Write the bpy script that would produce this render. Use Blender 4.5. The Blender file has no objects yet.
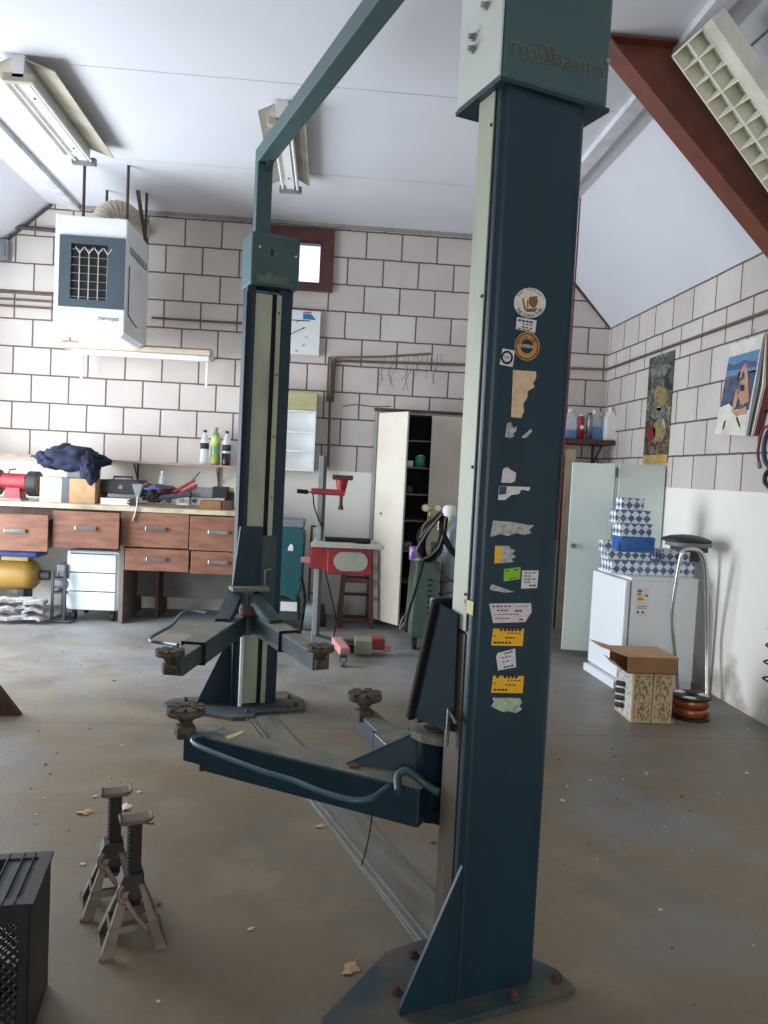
import bpy, bmesh, math, random
from mathutils import Vector, Matrix, noise
PI = math.pi
R = math.radians
random.seed(7)
SC = bpy.context.scene
COL = SC.collection
# ------------------------------------------------------------------ camera model (768 x 1024 photograph)
FL, CX, CY, HC = 770.0, 384.0, 512.0, 1.6
_y = Vector(((328 - CX) / FL, (470 - CY) / FL, 1.0)).normalized()
_x = Vector((1, 0.0455, 0)); _x.z = -(_x.dot(_y)) / _y.z; _x.normalize()
_z = _x.cross(_y)
if _z.y > 0: _z = -_z
def ray(px, py):
    d = Vector(((px - CX) / FL, (py - CY) / FL, 1.0))
    return Vector((_x.dot(d), _y.dot(d), _z.dot(d)))
def onplane(px, py, n, pt):
    d = ray(px, py); O = Vector((0, 0, HC)); n = Vector(n)
    return O + d * (n.dot(Vector(pt) - O) / n.dot(d))
def at(px, py, y): return onplane(px, py, (0, 1, 0), (0, y, 0))
def atZ(px, py, z=0): return onplane(px, py, (0, 0, 1), (0, 0, z))
def atX(px, py, x): return onplane(px, py, (1, 0, 0), (x, 0, 0))
cd = bpy.data.cameras.new('camera'); cam = bpy.data.objects.new('camera', cd); COL.objects.link(cam); SC.camera = cam
cd.sensor_fit = 'VERTICAL'; cd.sensor_height = 36; cd.lens = FL / 1024 * 36; cd.clip_start = 0.05
# camera axes in world: right, up, back
cr = Vector((_x.x, _y.x, _z.x)); cu = -Vector((_x.y, _y.y, _z.y)); cb = -Vector((_x.z, _y.z, _z.z))
cam.matrix_world = Matrix(((cr.x, cu.x, cb.x, 0), (cr.y, cu.y, cb.y, 0), (cr.z, cu.z, cb.z, HC), (0, 0, 0, 1)))

# ------------------------------------------------------------------ materials
def lin(c):
    f = lambda v: (v / 255) / 12.92 if v <= 10.3 else (((v / 255) + 0.055) / 1.055) ** 2.4
    return (f(c[0]), f(c[1]), f(c[2]), 1)
MATS = {}
def mat(name, c, rough=0.6, metal=0.0, c2=None, scale=6.0, amt=0.5, bump=0.0, detail=5, stretch=None, spec=0.5, emit=0, trans=0, alpha=1, lo=0.42, hi=0.68):
    if name in MATS: return MATS[name]
    m = bpy.data.materials.new(name); m.use_nodes = True; nt = m.node_tree; b = nt.nodes['Principled BSDF']
    b.inputs['Base Color'].default_value = lin(c); b.inputs['Roughness'].default_value = rough; b.inputs['Metallic'].default_value = metal
    b.inputs['Specular IOR Level'].default_value = spec
    b.inputs['Transmission Weight'].default_value = trans; b.inputs['Alpha'].default_value = alpha
    if emit: b.inputs['Emission Color'].default_value = lin(c); b.inputs['Emission Strength'].default_value = emit
    tc = nt.nodes.new('ShaderNodeTexCoord'); mp = nt.nodes.new('ShaderNodeMapping')
    nt.links.new(tc.outputs['Object'], mp.inputs['Vector'])
    if stretch: mp.inputs['Scale'].default_value = stretch
    nz = nt.nodes.new('ShaderNodeTexNoise'); nz.inputs['Scale'].default_value = scale; nz.inputs['Detail'].default_value = detail
    nt.links.new(mp.outputs[0], nz.inputs['Vector'])
    rp = nt.nodes.new('ShaderNodeMapRange'); rp.inputs['From Min'].default_value = lo; rp.inputs['From Max'].default_value = hi
    rp.inputs['To Max'].default_value = amt
    nt.links.new(nz.outputs['Fac'], rp.inputs['Value'])
    mx = nt.nodes.new('ShaderNodeMix'); mx.data_type = 'RGBA'
    mx.inputs['A'].default_value = lin(c); mx.inputs['B'].default_value = lin(c2 if c2 else tuple(v * 0.75 for v in c))
    nt.links.new(rp.outputs[0], mx.inputs['Factor']); nt.links.new(mx.outputs['Result'], b.inputs['Base Color'])
    if bump:
        bp = nt.nodes.new('ShaderNodeBump'); bp.inputs['Strength'].default_value = bump; bp.inputs['Distance'].default_value = 0.01
        nt.links.new(nz.outputs['Fac'], bp.inputs['Height']); nt.links.new(bp.outputs[0], b.inputs['Normal'])
    MATS[name] = m
    return m
def M(name): return MATS[name]

# ------------------------------------------------------------------ mesh helpers
def smooth_path(pts, n=6):
    pts = [Vector(p) for p in pts]
    if len(pts) < 3: return pts
    P = [pts[0] * 2 - pts[1]] + pts + [pts[-1] * 2 - pts[-2]]
    out = []
    for i in range(1, len(P) - 2):
        a, b, c, d = P[i - 1], P[i], P[i + 1], P[i + 2]
        for k in range(n):
            t = k / n
            out.append(0.5 * ((2 * b) + (c - a) * t + (2 * a - 5 * b + 4 * c - d) * t * t + (3 * b - a - 3 * c + d) * t ** 3))
    out.append(pts[-1]); return out
def frame(d, up=Vector((0, 0, 1))):
    d = Vector(d).normalized()
    if abs(d.dot(up)) > 0.98: up = Vector((0, 1, 0))
    u = up.cross(d).normalized(); v = d.cross(u)
    return u, v
class MB:
    def __init__(s): s.v = []; s.f = []; s.sm = []; s.mi = []; s.cur = 0
    def add(s, vs, fs, smooth=False):
        o = len(s.v); s.v += [Vector(v) for v in vs]
        for f in fs: s.f.append(tuple(i + o for i in f)); s.sm.append(smooth); s.mi.append(s.cur)
    def mi_(s, k): s.cur = k; return s
    def box(s, lo, hi, T=None):
        x0, y0, z0 = [min(a, b) for a, b in zip(lo, hi)]; x1, y1, z1 = [max(a, b) for a, b in zip(lo, hi)]
        vs = [Vector(p) for p in ((x0, y0, z0), (x1, y0, z0), (x1, y1, z0), (x0, y1, z0), (x0, y0, z1), (x1, y0, z1), (x1, y1, z1), (x0, y1, z1))]
        if T: vs = [T @ v for v in vs]
        s.add(vs, [(0, 3, 2, 1), (4, 5, 6, 7), (0, 1, 5, 4), (1, 2, 6, 5), (2, 3, 7, 6), (3, 0, 4, 7)]); return s
    def bar(s, a, b, w, h, up=(0, 0, 1), w2=None, h2=None):
        a = Vector(a); b = Vector(b); u, v = frame(b - a, Vector(up)); w2 = w2 or w; h2 = h2 or h
        vs = [a + u * (sx * w / 2) + v * (sy * h / 2) for sx, sy in ((-1, -1), (1, -1), (1, 1), (-1, 1))] + [b + u * (sx * w2 / 2) + v * (sy * h2 / 2) for sx, sy in ((-1, -1), (1, -1), (1, 1), (-1, 1))]
        s.add(vs, [(3, 2, 1, 0), (4, 5, 6, 7), (0, 1, 5, 4), (1, 2, 6, 5), (2, 3, 7, 6), (3, 0, 4, 7)]); return s
    def prism(s, pts, ext):
        """closed 3D polygon extruded by a vector"""
        pts = [Vector(p) for p in pts]; e = Vector(ext); n = len(pts)
        fs = [tuple(range(n - 1, -1, -1)), tuple(range(n, 2 * n))] + [(i, (i + 1) % n, n + (i + 1) % n, n + i) for i in range(n)]
        s.add(pts + [p + e for p in pts], fs); return s
    def cyl(s, a, b, r, r2=None, n=20, caps=True):
        a = Vector(a); b = Vector(b); r2 = r if r2 is None else r2; u, v = frame(b - a)
        vs = []
        for c, q in ((a, r), (b, r2)):
            for i in range(n):
                t = 2 * PI * i / n; vs.append(c + u * (math.cos(t) * q) + v * (math.sin(t) * q))
        s.add(vs, [(i, (i + 1) % n, n + (i + 1) % n, n + i) for i in range(n)], True)
        if caps: s.add(vs, [tuple(range(n - 1, -1, -1)), tuple(range(n, 2 * n))])
        return s
    def tube(s, pts, r, n=8, sm=0, closed=False):
        pts = smooth_path(pts, sm) if sm else [Vector(p) for p in pts]
        vs = []; m = len(pts); pu = None
        for i, p in enumerate(pts):
            d = (pts[min(i + 1, m - 1)] - pts[max(i - 1, 0)])
            if d.length < 1e-9: d = Vector((0, 0, 1))
            d.normalize()
            if pu is None: u, v = frame(d)
            else:
                u = (pu - d * pu.dot(d))
                u = u.normalized() if u.length > 1e-6 else frame(d)[0]
                v = d.cross(u)
            pu = u; rr = r(i / (m - 1)) if callable(r) else r
            for k in range(n):
                t = 2 * PI * k / n; vs.append(p + u * (math.cos(t) * rr) + v * (math.sin(t) * rr))
        fs = [(i * n + k, i * n + (k + 1) % n, (i + 1) * n + (k + 1) % n, (i + 1) * n + k) for i in range(m - 1) for k in range(n)]
        s.add(vs, fs, True); s.add(vs, [tuple(range(n - 1, -1, -1)), tuple(range((m - 1) * n, m * n))]); return s
    def lathe(s, prof, c, axis=(0, 0, 1), n=20, smooth=True):
        c = Vector(c); ax = Vector(axis).normalized(); u, v = frame(ax); vs = []
        for r, h in prof:
            for k in range(n):
                t = 2 * PI * k / n; vs.append(c + ax * h + (u * math.cos(t) + v * math.sin(t)) * max(r, 1e-4))
        m = len(prof)
        s.add(vs, [(i * n + k, i * n + (k + 1) % n, (i + 1) * n + (k + 1) % n, (i + 1) * n + k) for i in range(m - 1) for k in range(n)] + [tuple(range(n - 1, -1, -1)), tuple(range((m - 1) * n, m * n))], smooth); return s
    def poly(s, pts): s.add(pts, [tuple(range(len(pts)))]); return s
    def build(s, name, m, parent=None, bev=0.0, local=False, loc=None, seg=2, wn=False):
        me = bpy.data.meshes.new(name); o = bpy.data.objects.new(name, me); COL.objects.link(o)
        vs = s.v
        if parent is not None:
            o.parent = parent
            if not local:
                inv = WM[root_of(parent).name].inverted(); vs = [inv @ v for v in vs]
        else:
            if loc is None:
                xs = [v.x for v in vs]; ys = [v.y for v in vs]; zs = [v.z for v in vs]
                loc = Vector(((min(xs) + max(xs)) / 2, (min(ys) + max(ys)) / 2, min(zs)))
            loc = Vector(loc); o.location = loc; vs = [v - loc for v in vs]; WM[o.name] = Matrix.Translation(loc)
        me.from_pydata([tuple(v) for v in vs], [], s.f)
        for i, p in enumerate(me.polygons): p.use_smooth = s.sm[i]; p.material_index = s.mi[i]
        for mm in (m if isinstance(m, (list, tuple)) else [m]): me.materials.append(mm if not isinstance(mm, str) else MATS[mm])
        bm = bmesh.new(); bm.from_mesh(me); bmesh.ops.recalc_face_normals(bm, faces=bm.faces); bm.to_mesh(me); bm.free()
        if bev:
            md = o.modifiers.new('b', 'BEVEL'); md.width = bev; md.segments = seg; md.limit_method = 'ANGLE'; md.angle_limit = R(40)
        return o
WM = {}
def root_of(o):
    while o.parent is not None: o = o.parent
    return o
def tag(o, label=None, cat=None, group=None, kind=None):
    if label: o['label'] = label
    if cat: o['category'] = cat
    if group: o['group'] = group
    if kind: o['kind'] = kind
    return o
def thing(name, label, cat, loc, rz=0, group=None):
    o = bpy.data.objects.new(name, None); COL.objects.link(o); o.location = loc; o.rotation_euler = (0, 0, rz); o.empty_display_size = 0.1
    WM[o.name] = Matrix.Translation(Vector(loc)) @ Matrix.Rotation(rz, 4, 'Z')
    return tag(o, label, cat, group)
def copy_tree(o, parent=None):
    c = o.copy(); COL.objects.link(c)
    if parent: c.parent = parent
    for ch in list(o.children): copy_tree(ch, c)
    return c
def struct(mb, name, m, **k):
    o = mb.build(name, m, loc=(0, 0, 0), **k); o['kind'] = 'structure'; return o
_tc = {}
def text_polys(body, fat=.012):
    """flat outline faces of a word: list of (verts2d, faces), bbox normalised to height"""
    if (body, fat) in _tc: return _tc[(body, fat)]
    cu_ = bpy.data.curves.new('t', 'FONT'); cu_.body = body; cu_.size = 1; cu_.resolution_u = 3; cu_.offset = fat
    o = bpy.data.objects.new('t', cu_); COL.objects.link(o)
    bpy.context.view_layer.update()
    dg = bpy.context.evaluated_depsgraph_get(); me = o.evaluated_get(dg).to_mesh()
    vs = [(v.co.x, v.co.y) for v in me.vertices]; fs = [tuple(p.vertices) for p in me.polygons]
    o.evaluated_get(dg).to_mesh_clear(); bpy.data.objects.remove(o); bpy.data.curves.remove(cu_)
    x0 = min(v[0] for v in vs); x1 = max(v[0] for v in vs); y0 = min(v[1] for v in vs); y1 = max(v[1] for v in vs)
    vs = [((x - x0) / (x1 - x0), (y - y0) / (y1 - y0)) for x, y in vs]
    _tc[(body, fat)] = (vs, fs); return vs, fs
def add_text(mb, body, o, ux, uy, fat=.012):
    """word filling the parallelogram o, o+ux, o+uy"""
    vs, fs = text_polys(body, fat); o, ux, uy = Vector(o), Vector(ux), Vector(uy)
    mb.add([o + ux * x + uy * y for x, y in vs], fs)

# ------------------------------------------------------------------ shared materials
mat('lift_paint', (22, 50, 64), 0.42, c2=(18, 38, 50), scale=3, amt=0.6, stretch=(3, 3, .5), spec=.4)
mat('head_paint', (58, 84, 86), 0.45, c2=(48, 72, 76), scale=5, amt=0.5)
mat('arm_paint', (44, 66, 72), 0.5, c2=(92, 92, 82), scale=4, amt=0.75, lo=.48, hi=.7, bump=.1)
mat('dusty_top', (118, 116, 100), 0.85, c2=(78, 88, 84), scale=8, amt=0.8)
mat('pale_strip', (164, 172, 150), 0.5, c2=(128, 136, 112), scale=3.5, amt=0.8, stretch=(2, 2, .6), lo=.45, hi=.75)
mat('greasy_rail', (84, 74, 58), 0.55, c2=(48, 44, 38), scale=6, amt=0.9, stretch=(3, 3, .4))
mat('black_rubber', (17, 17, 18), 0.75, c2=(32, 30, 29), scale=20, spec=.25)
mat('pad_rubber', (84, 76, 62), 0.9, c2=(34, 30, 26), scale=30, amt=.9, bump=.3)
mat('dark_gap', (18, 20, 22), 0.8)
mat('steel', (150, 152, 152), 0.35, 0.7, c2=(105, 105, 102), scale=8)
mat('chrome', (190, 192, 195), 0.22, 0.9, c2=(150, 150, 150), scale=8)
mat('white_paint', (226, 228, 228), 0.45, c2=(206, 208, 206), scale=4, amt=.5)
mat('rust', (88, 64, 52), 0.8, c2=(60, 44, 38), scale=14, amt=.8)
mat('wood_drawer', (142, 96, 76), 0.5, c2=(104, 66, 50), scale=4, amt=.9, stretch=(1.2, 1, 5), lo=.35, hi=.75)
mat('worktop', (196, 182, 158), 0.55, c2=(140, 122, 98), scale=10, amt=.8)
mat('dark_wood', (86, 56, 42), 0.6, c2=(54, 34, 26), scale=6, amt=.8, stretch=(4, 4, 1))
mat('cardboard', (182, 148, 110), 0.85, c2=(160, 126, 90), scale=10, amt=.6)
mat('cardboard_dark', (150, 112, 74), 0.85, c2=(128, 94, 62), scale=10, amt=.6)
mat('black_plastic', (26, 27, 29), 0.5, c2=(38, 38, 38), scale=12)
mat('dark_grey', (62, 64, 66), 0.6, c2=(44, 45, 47), scale=8)
mat('grey_plastic', (118, 122, 126), 0.6, c2=(96, 100, 104), scale=8)
mat('red_paint', (150, 36, 44), 0.42, c2=(112, 28, 34), scale=7, amt=.6)
mat('pink_paint', (196, 140, 136), 0.5, c2=(168, 96, 94), scale=9, amt=.7)
mat('paper', (226, 226, 222), 0.7, c2=(204, 202, 196), scale=9, amt=.6)
mat('ink', (46, 46, 54), 0.8)
mat('navy_cloth', (34, 42, 66), 0.95, c2=(20, 26, 44), scale=16, amt=.9, bump=.3)
mat('green_paint', (70, 92, 82), 0.45, c2=(52, 70, 64), scale=6, amt=.6)
mat('cream_steel', (206, 198, 184), 0.5, c2=(188, 178, 162), scale=3, amt=.5)
mat('teal_steel', (212, 222, 216), 0.45, c2=(200, 212, 206), scale=3, amt=.5)
# ------------------------------------------------------------------ room shell
XR, XL, YB, YF = 3.07, -4.0, 8.5, -3.0
ZC, ZW = 4.25, 3.335          # flat ceiling, side wall top
FR, FLX = 2.23, -3.05        # folds between the flat and the sloped ceiling
def wall_mat(name, axis, x0):
    """grey-white concrete blocks with dark joints above z = 1.62, smooth cream plaster below"""
    m = bpy.data.materials.new(name); m.use_nodes = True; nt = m.node_tree; b = nt.nodes['Principled BSDF']; N = nt.nodes.new; Lk = nt.links.new
    b.inputs['Roughness'].default_value = 0.8; b.inputs['Specular IOR Level'].default_value = .3
    g = N('ShaderNodeNewGeometry'); sp = N('ShaderNodeSeparateXYZ'); Lk(g.outputs['Position'], sp.inputs[0])
    cb_ = N('ShaderNodeCombineXYZ')
    ax = N('ShaderNodeMath'); ax.operation = 'ADD'; ax.inputs[1].default_value = x0; Lk(sp.outputs[axis], ax.inputs[0])
    az = N('ShaderNodeMath'); az.operation = 'ADD'; az.inputs[1].default_value = -1.588 + 0.2905 * 20; Lk(sp.outputs['Z'], az.inputs[0])
    Lk(ax.outputs[0], cb_.inputs['X']); Lk(az.outputs[0], cb_.inputs['Y'])
    nz0 = N('ShaderNodeTexNoise'); nz0.inputs['Scale'].default_value = 6; Lk(g.outputs['Position'], nz0.inputs['Vector'])
    ad = N('ShaderNodeVectorMath'); ad.operation = 'MULTIPLY_ADD'; ad.inputs[1].default_value = (.008, .008, .008)
    Lk(nz0.outputs['Color'], ad.inputs[0]); Lk(cb_.outputs[0], ad.inputs[2])
    br = N('ShaderNodeTexBrick'); Lk(ad.outputs[0], br.inputs['Vector'])
    br.offset = 0.5; br.offset_frequency = 2; br.squash = 1
    for k, v in (('Scale', 1), ('Mortar Size', .0095), ('Mortar Smooth', .25), ('Bias', 0), ('Brick Width', .388), ('Row Height', .2905)): br.inputs[k].default_value = v
    br.inputs['Color1'].default_value = lin((206, 198, 192)); br.inputs['Color2'].default_value = lin((196, 187, 181)); br.inputs['Mortar'].default_value = lin((104, 92, 84))
    nz = N('ShaderNodeTexNoise'); nz.inputs['Scale'].default_value = 2.2; nz.inputs['Detail'].default_value = 6; Lk(g.outputs['Position'], nz.inputs['Vector'])
    mr = N('ShaderNodeMapRange'); mr.inputs['From Min'].default_value = .35; mr.inputs['From Max'].default_value = .75; mr.inputs['To Min'].default_value = 1.0; mr.inputs['To Max'].default_value = .86; Lk(nz.outputs['Fac'], mr.inputs['Value'])
    ml = N('ShaderNodeMix'); ml.data_type = 'RGBA'; ml.blend_type = 'MULTIPLY'; ml.inputs['Factor'].default_value = 1
    Lk(br.outputs['Color'], ml.inputs['A']); Lk(mr.outputs[0], ml.inputs['B'])
    # plaster dado
    nd = N('ShaderNodeTexNoise'); nd.inputs['Scale'].default_value = 3; nd.inputs['Detail'].default_value = 8; Lk(g.outputs['Position'], nd.inputs['Vector'])
    # stains concentrate low on the wall
    st = N('ShaderNodeMapRange'); st.inputs['From Min'].default_value = 0.0; st.inputs['From Max'].default_value = .5; st.inputs['To Min'].default_value = .30; st.inputs['To Max'].default_value = 0; Lk(sp.outputs['Z'], st.inputs['Value'])
    sa = N('ShaderNodeMath'); sa.operation = 'ADD'; Lk(nd.outputs['Fac'], sa.inputs[0]); Lk(st.outputs[0], sa.inputs[1])
    sr = N('ShaderNodeMapRange'); sr.inputs['From Min'].default_value = .70; sr.inputs['From Max'].default_value = .92; Lk(sa.outputs[0], sr.inputs['Value'])
    dm = N('ShaderNodeMix'); dm.data_type = 'RGBA'; dm.inputs['A'].default_value = lin((234, 232, 224)); dm.inputs['B'].default_value = lin((170, 160, 146)); Lk(sr.outputs[0], dm.inputs['Factor'])
    gt = N('ShaderNodeMath'); gt.operation = 'GREATER_THAN'; gt.inputs[1].default_value = 1.593; Lk(sp.outputs['Z'], gt.inputs[0])
    fm = N('ShaderNodeMix'); fm.data_type = 'RGBA'; Lk(gt.outputs[0], fm.inputs['Factor']); Lk(dm.outputs['Result'], fm.inputs['A']); Lk(ml.outputs['Result'], fm.inputs['B'])
    Lk(fm.outputs['Result'], b.inputs['Base Color'])
    bp = N('ShaderNodeBump'); bp.inputs['Strength'].default_value = .5; bp.inputs['Distance'].default_value = .006; bp.invert = True
    bh = N('ShaderNodeMath'); bh.operation = 'MULTIPLY'; Lk(br.outputs['Fac'], bh.inputs[0]); Lk(gt.outputs[0], bh.inputs[1]); Lk(bh.outputs[0], bp.inputs['Height']); Lk(bp.outputs[0], b.inputs['Normal'])
    return m
wm_b = wall_mat('block_wall_back', 'X', -0.332 + .214 + 0.388 * 40)
wm_r = wall_mat('block_wall_right', 'Y', -5.734 + 0.388 * 40)
# back wall with the small window opening
wx0, wx1, wz0, wz1 = -0.74, -0.07, 3.53, 4.18
b = MB(); T = .25
b.box((XL - T, YB, 0), (wx0, YB + T, 4.6)); b.box((wx1, YB, 0), (XR + T, YB + T, 4.6)); b.box((wx0, YB, 0), (wx1, YB + T, wz0)); b.box((wx0, YB, wz1), (wx1, YB + T, 4.6))
struct(b, 'wall_back', wm_b)
b = MB(); b.box((XR, YF, 0), (XR + T, YB, 3.6)); struct(b, 'wall_right', wm_r)
# left wall with the tall roller door opening that lets the daylight in
dy0, dy1, dz1 = 4.6, 7.6, 3.1
b = MB(); b.box((XL - T, YF, 0), (XL, dy0, 3.6)); b.box((XL - T, dy1, 0), (XL, YB, 3.6)); b.box((XL - T, dy0, dz1), (XL, dy1, 3.6)); struct(b, 'wall_left', wm_r)
b = MB(); b.box((XL - T, YF - T, 0), (-1.8, YF, 4.6)); b.box((1.4, YF - T, 0), (XR + T, YF, 4.6)); b.box((-1.8, YF - T, 0), (1.4, YF, .9)); b.box((-1.8, YF - T, 2.6), (1.4, YF, 4.6)); struct(b, 'wall_front', wm_b)
# floor
fm_ = bpy.data.materials.new('garage_floor'); fm_.use_nodes = True; nt = fm_.node_tree; bs = nt.nodes['Principled BSDF']; N = nt.nodes.new; Lk = nt.links.new
g = N('ShaderNodeNewGeometry'); sp = N('ShaderNodeSeparateXYZ'); Lk(g.outputs['Position'], sp.inputs[0])
def nse(sc, det=8, ro=.6):
    n = N('ShaderNodeTexNoise'); n.inputs['Scale'].default_value = sc; n.inputs['Detail'].default_value = det; n.inputs['Roughness'].default_value = ro; Lk(g.outputs['Position'], n.inputs['Vector']); return n
def mrg(src, a, b_, c=0, d=1):
    n = N('ShaderNodeMapRange'); n.inputs['From Min'].default_value = a; n.inputs['From Max'].default_value = b_; n.inputs['To Min'].default_value = c; n.inputs['To Max'].default_value = d; Lk(src, n.inputs['Value']); return n.outputs[0]
def mixc(f, a, b_):
    n = N('ShaderNodeMix'); n.data_type = 'RGBA'
    if isinstance(f, float): n.inputs['Factor'].default_value = f
    else: Lk(f, n.inputs['Factor'])
    for s_, v in (('A', a), ('B', b_)):
        if isinstance(v, tuple): n.inputs[s_].default_value = lin(v)
        else: Lk(v, n.inputs[s_])
    return n.outputs['Result']
n1 = nse(.55); n2 = nse(2.3); n3 = nse(22); n4 = nse(1.1, 10, .7)
# browner at the near end, greyer at the far end, blended along y; joint line at y = 4.62
far = mrg(sp.outputs['Y'], 4.4, 6.2)
base = mixc(far, (118, 103, 80), (148, 150, 152))
c1 = mixc(mrg(n1.outputs['Fac'], .4, .65), base, (108, 100, 88))
c2 = mixc(mrg(n2.outputs['Fac'], .48, .72, 0, .55), c1, (142, 128, 102))
c3 = mixc(mrg(n4.outputs['Fac'], .55, .72, 0, .5), c2, (92, 86, 78))
c4 = mixc(mrg(n3.outputs['Fac'], .5, .8, 0, .35), c3, (84, 74, 60))
ja = N('ShaderNodeMath'); ja.operation = 'ADD'; ja.inputs[1].default_value = -4.72; Lk(sp.outputs['Y'], ja.inputs[0])
jw = N('ShaderNodeMath'); jw.operation = 'MULTIPLY_ADD'; jw.inputs[1].default_value = .03; Lk(n2.outputs['Fac'], jw.inputs[0]); Lk(ja.outputs[0], jw.inputs[2])
jb = N('ShaderNodeMath'); jb.operation = 'ABSOLUTE'; Lk(jw.outputs[0], jb.inputs[0])
n6 = nse(.9, 4, .5); c4 = mixc(mrg(n6.outputs['Fac'], .52, .64, 0, .55), c4, (118, 122, 126)); n7 = nse(1.7, 9, .7); c4 = mixc(mrg(n7.outputs['Fac'], .56, .66, 0, .45), c4, (112, 90, 64))
c5 = mixc(mrg(jb.outputs[0], .004, .02, .6, 0), c4, (96, 88, 78))
Lk(c5, bs.inputs['Base Color']); Lk(mrg(n2.outputs['Fac'], .3, .7, .38, .62), bs.inputs['Roughness']); bs.inputs['Specular IOR Level'].default_value = .45
bp = N('ShaderNodeBump'); bp.inputs['Strength'].default_value = .12; bp.inputs['Distance'].default_value = .01; Lk(n3.outputs['Fac'], bp.inputs['Height']); Lk(bp.outputs[0], bs.inputs['Normal'])
b = MB(); b.box((XL - T, YF - T, -.12), (XR + T, YB + T, 0)); struct(b, 'floor', fm_)
# ceilings
mat('ceiling_white', (213, 215, 222), 0.6, c2=(205, 207, 216), scale=1.5, amt=.5)
mat('trim_white', (214, 216, 220), 0.5)
b = MB(); b.box((FLX, YF - T, ZC), (FR, YB, ZC + .12)); struct(b, 'ceiling', 'ceiling_white')
b = MB(); b.prism([(FR, YF - T, ZC), (XR + .02, YF - T, ZW - .02), (XR + .02, YF - T, ZW + .12), (FR, YF - T, ZC + .14)], (0, YB - YF + T, 0)); struct(b, 'ceiling_right', 'ceiling_white')
b = MB(); b.prism([(FLX, YF - T, ZC), (XL - .02, YF - T, ZC - (FLX - XL) * .9), (XL - .02, YF - T, ZW + .2), (FLX, YF - T, ZC + .14)], (0, YB - YF + T, 0)); struct(b, 'ceiling_left', 'ceiling_white')
# battens along the folds, panel joints and the edge trims of the gable
b = MB(); b.box((1.95, YF, ZC - .05), (2.06, YB, ZC)); struct(b, 'trim_1', 'trim_white')
b = MB(); b.box((-2.82, YF, ZC - .05), (-2.73, YB, ZC)); struct(b, 'trim_2', 'trim_white')
mat('joint_grey', (196, 198, 205), .7)
b = MB()
for y in (2.3, 3.9, 5.5, 7.1): b.box((FLX, y, ZC - .002), (FR, y + .009, ZC))
struct(b, 'trim_3', 'joint_grey')
mat('edge_grey', (150, 148, 144), .8)
b = MB(); b.box((-2.77, YB - .03, ZC - .035), (1.93, YB, ZC)); struct(b, 'trim_4', 'edge_grey')
b = MB(); b.bar((2.2, YB - .012, ZC - .01), (XR, YB - .012, ZW - .0), .024, .02, up=(0, 1, 0)); struct(b, 'trim_5', 'rust')
b = MB(); b.bar((-3.02, YB - .012, ZC - .01), (XL, YB - .012, ZC - .9 * .98), .024, .03, up=(0, 1, 0)); struct(b, 'trim_6', 'dark_grey')
# small window
mat('window_brown', (84, 44, 40), .5, c2=(66, 34, 32), scale=8)
w = thing('window_1', None, None, (wx0 / 2 + wx1 / 2, YB, wz0)); w['kind'] = 'structure'
b = MB(); y0, y1 = YB - .05, YB + .07
b.box((wx0 - .03, y0, wz0 - .01), (wx1 + .03, y1, wz0 + .055)); b.box((wx0 - .03, y0, wz1 - .13), (wx1 + .03, y1, wz1 + .0)); b.box((wx0 - .03, y0, wz0 + .055), (wx0 + .15, y1, wz1 - .13)); b.box((wx1 - .09, y0, wz0 + .055), (wx1 + .03, y1, wz1 - .13))
b.build('window_frame', 'window_brown', w)
b = MB(); x0, x1, z0, z1 = wx0 + .15, wx1 - .09, wz0 + .055, wz1 - .13
for q in (((x0, z0), (x1, z0 + .03)), ((x0, z1 - .03), (x1, z1)), ((x0, z0 + .03), (x0 + .03, z1 - .03)), ((x1 - .03, z0 + .03), (x1, z1 - .03))): b.box((q[0][0], YB - .03, q[0][1]), (q[1][0], YB + .06, q[1][1]))
sash = b.build('sash', 'window_brown', w)
gm = bpy.data.materials.new('window_glass'); gm.use_nodes = True; gb = gm.node_tree.nodes['Principled BSDF']; gb.inputs['Transmission Weight'].default_value = 1; gb.inputs['Roughness'].default_value = .15; gb.inputs['IOR'].default_value = 1.1
MATS['window_glass'] = gm
b = MB(); b.box((x0 + .03, YB + .01, z0 + .03), (x1 - .03, YB + .014, z1 - .03)); b.build('pane', 'window_glass', w)
# steel rafter below the right roof slope
mat('oxide_red', (118, 64, 48), .5, c2=(92, 52, 42), scale=6, amt=.7)
bx = thing('steel_rafter', 'red-brown steel I-beam rafter running down under the right roof slope', 'beam', (2.3, 4.65, 3.4))
def RP(c, x, y): return Vector((x, y, c - x))      # point on the 45 degree plane x + z = c
zt = ZC - .01
def rafter(c0, c1, ya, yb, nm):
    q = MB(); q.prism([(c0 - zt, ya, zt), (XR - .01, ya, c0 - XR + .01), (XR - .01, ya, c1 - XR + .01), (c1 - zt, ya, zt)], (0, yb - ya, 0)); return q.build(nm, 'oxide_red', bx)
rafter(5.745, 5.765, 4.56, 4.72, 'bottom_flange'); rafter(5.765, 6.36, 4.636, 4.646, 'web'); rafter(6.36, 6.38, 4.56, 4.72, 'top_flange')
q = MB(); q.box((5.745 - zt, 4.56, zt - .012), (6.38 - zt, 4.72, zt)); q.build('end_plate', 'oxide_red', bx)
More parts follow.
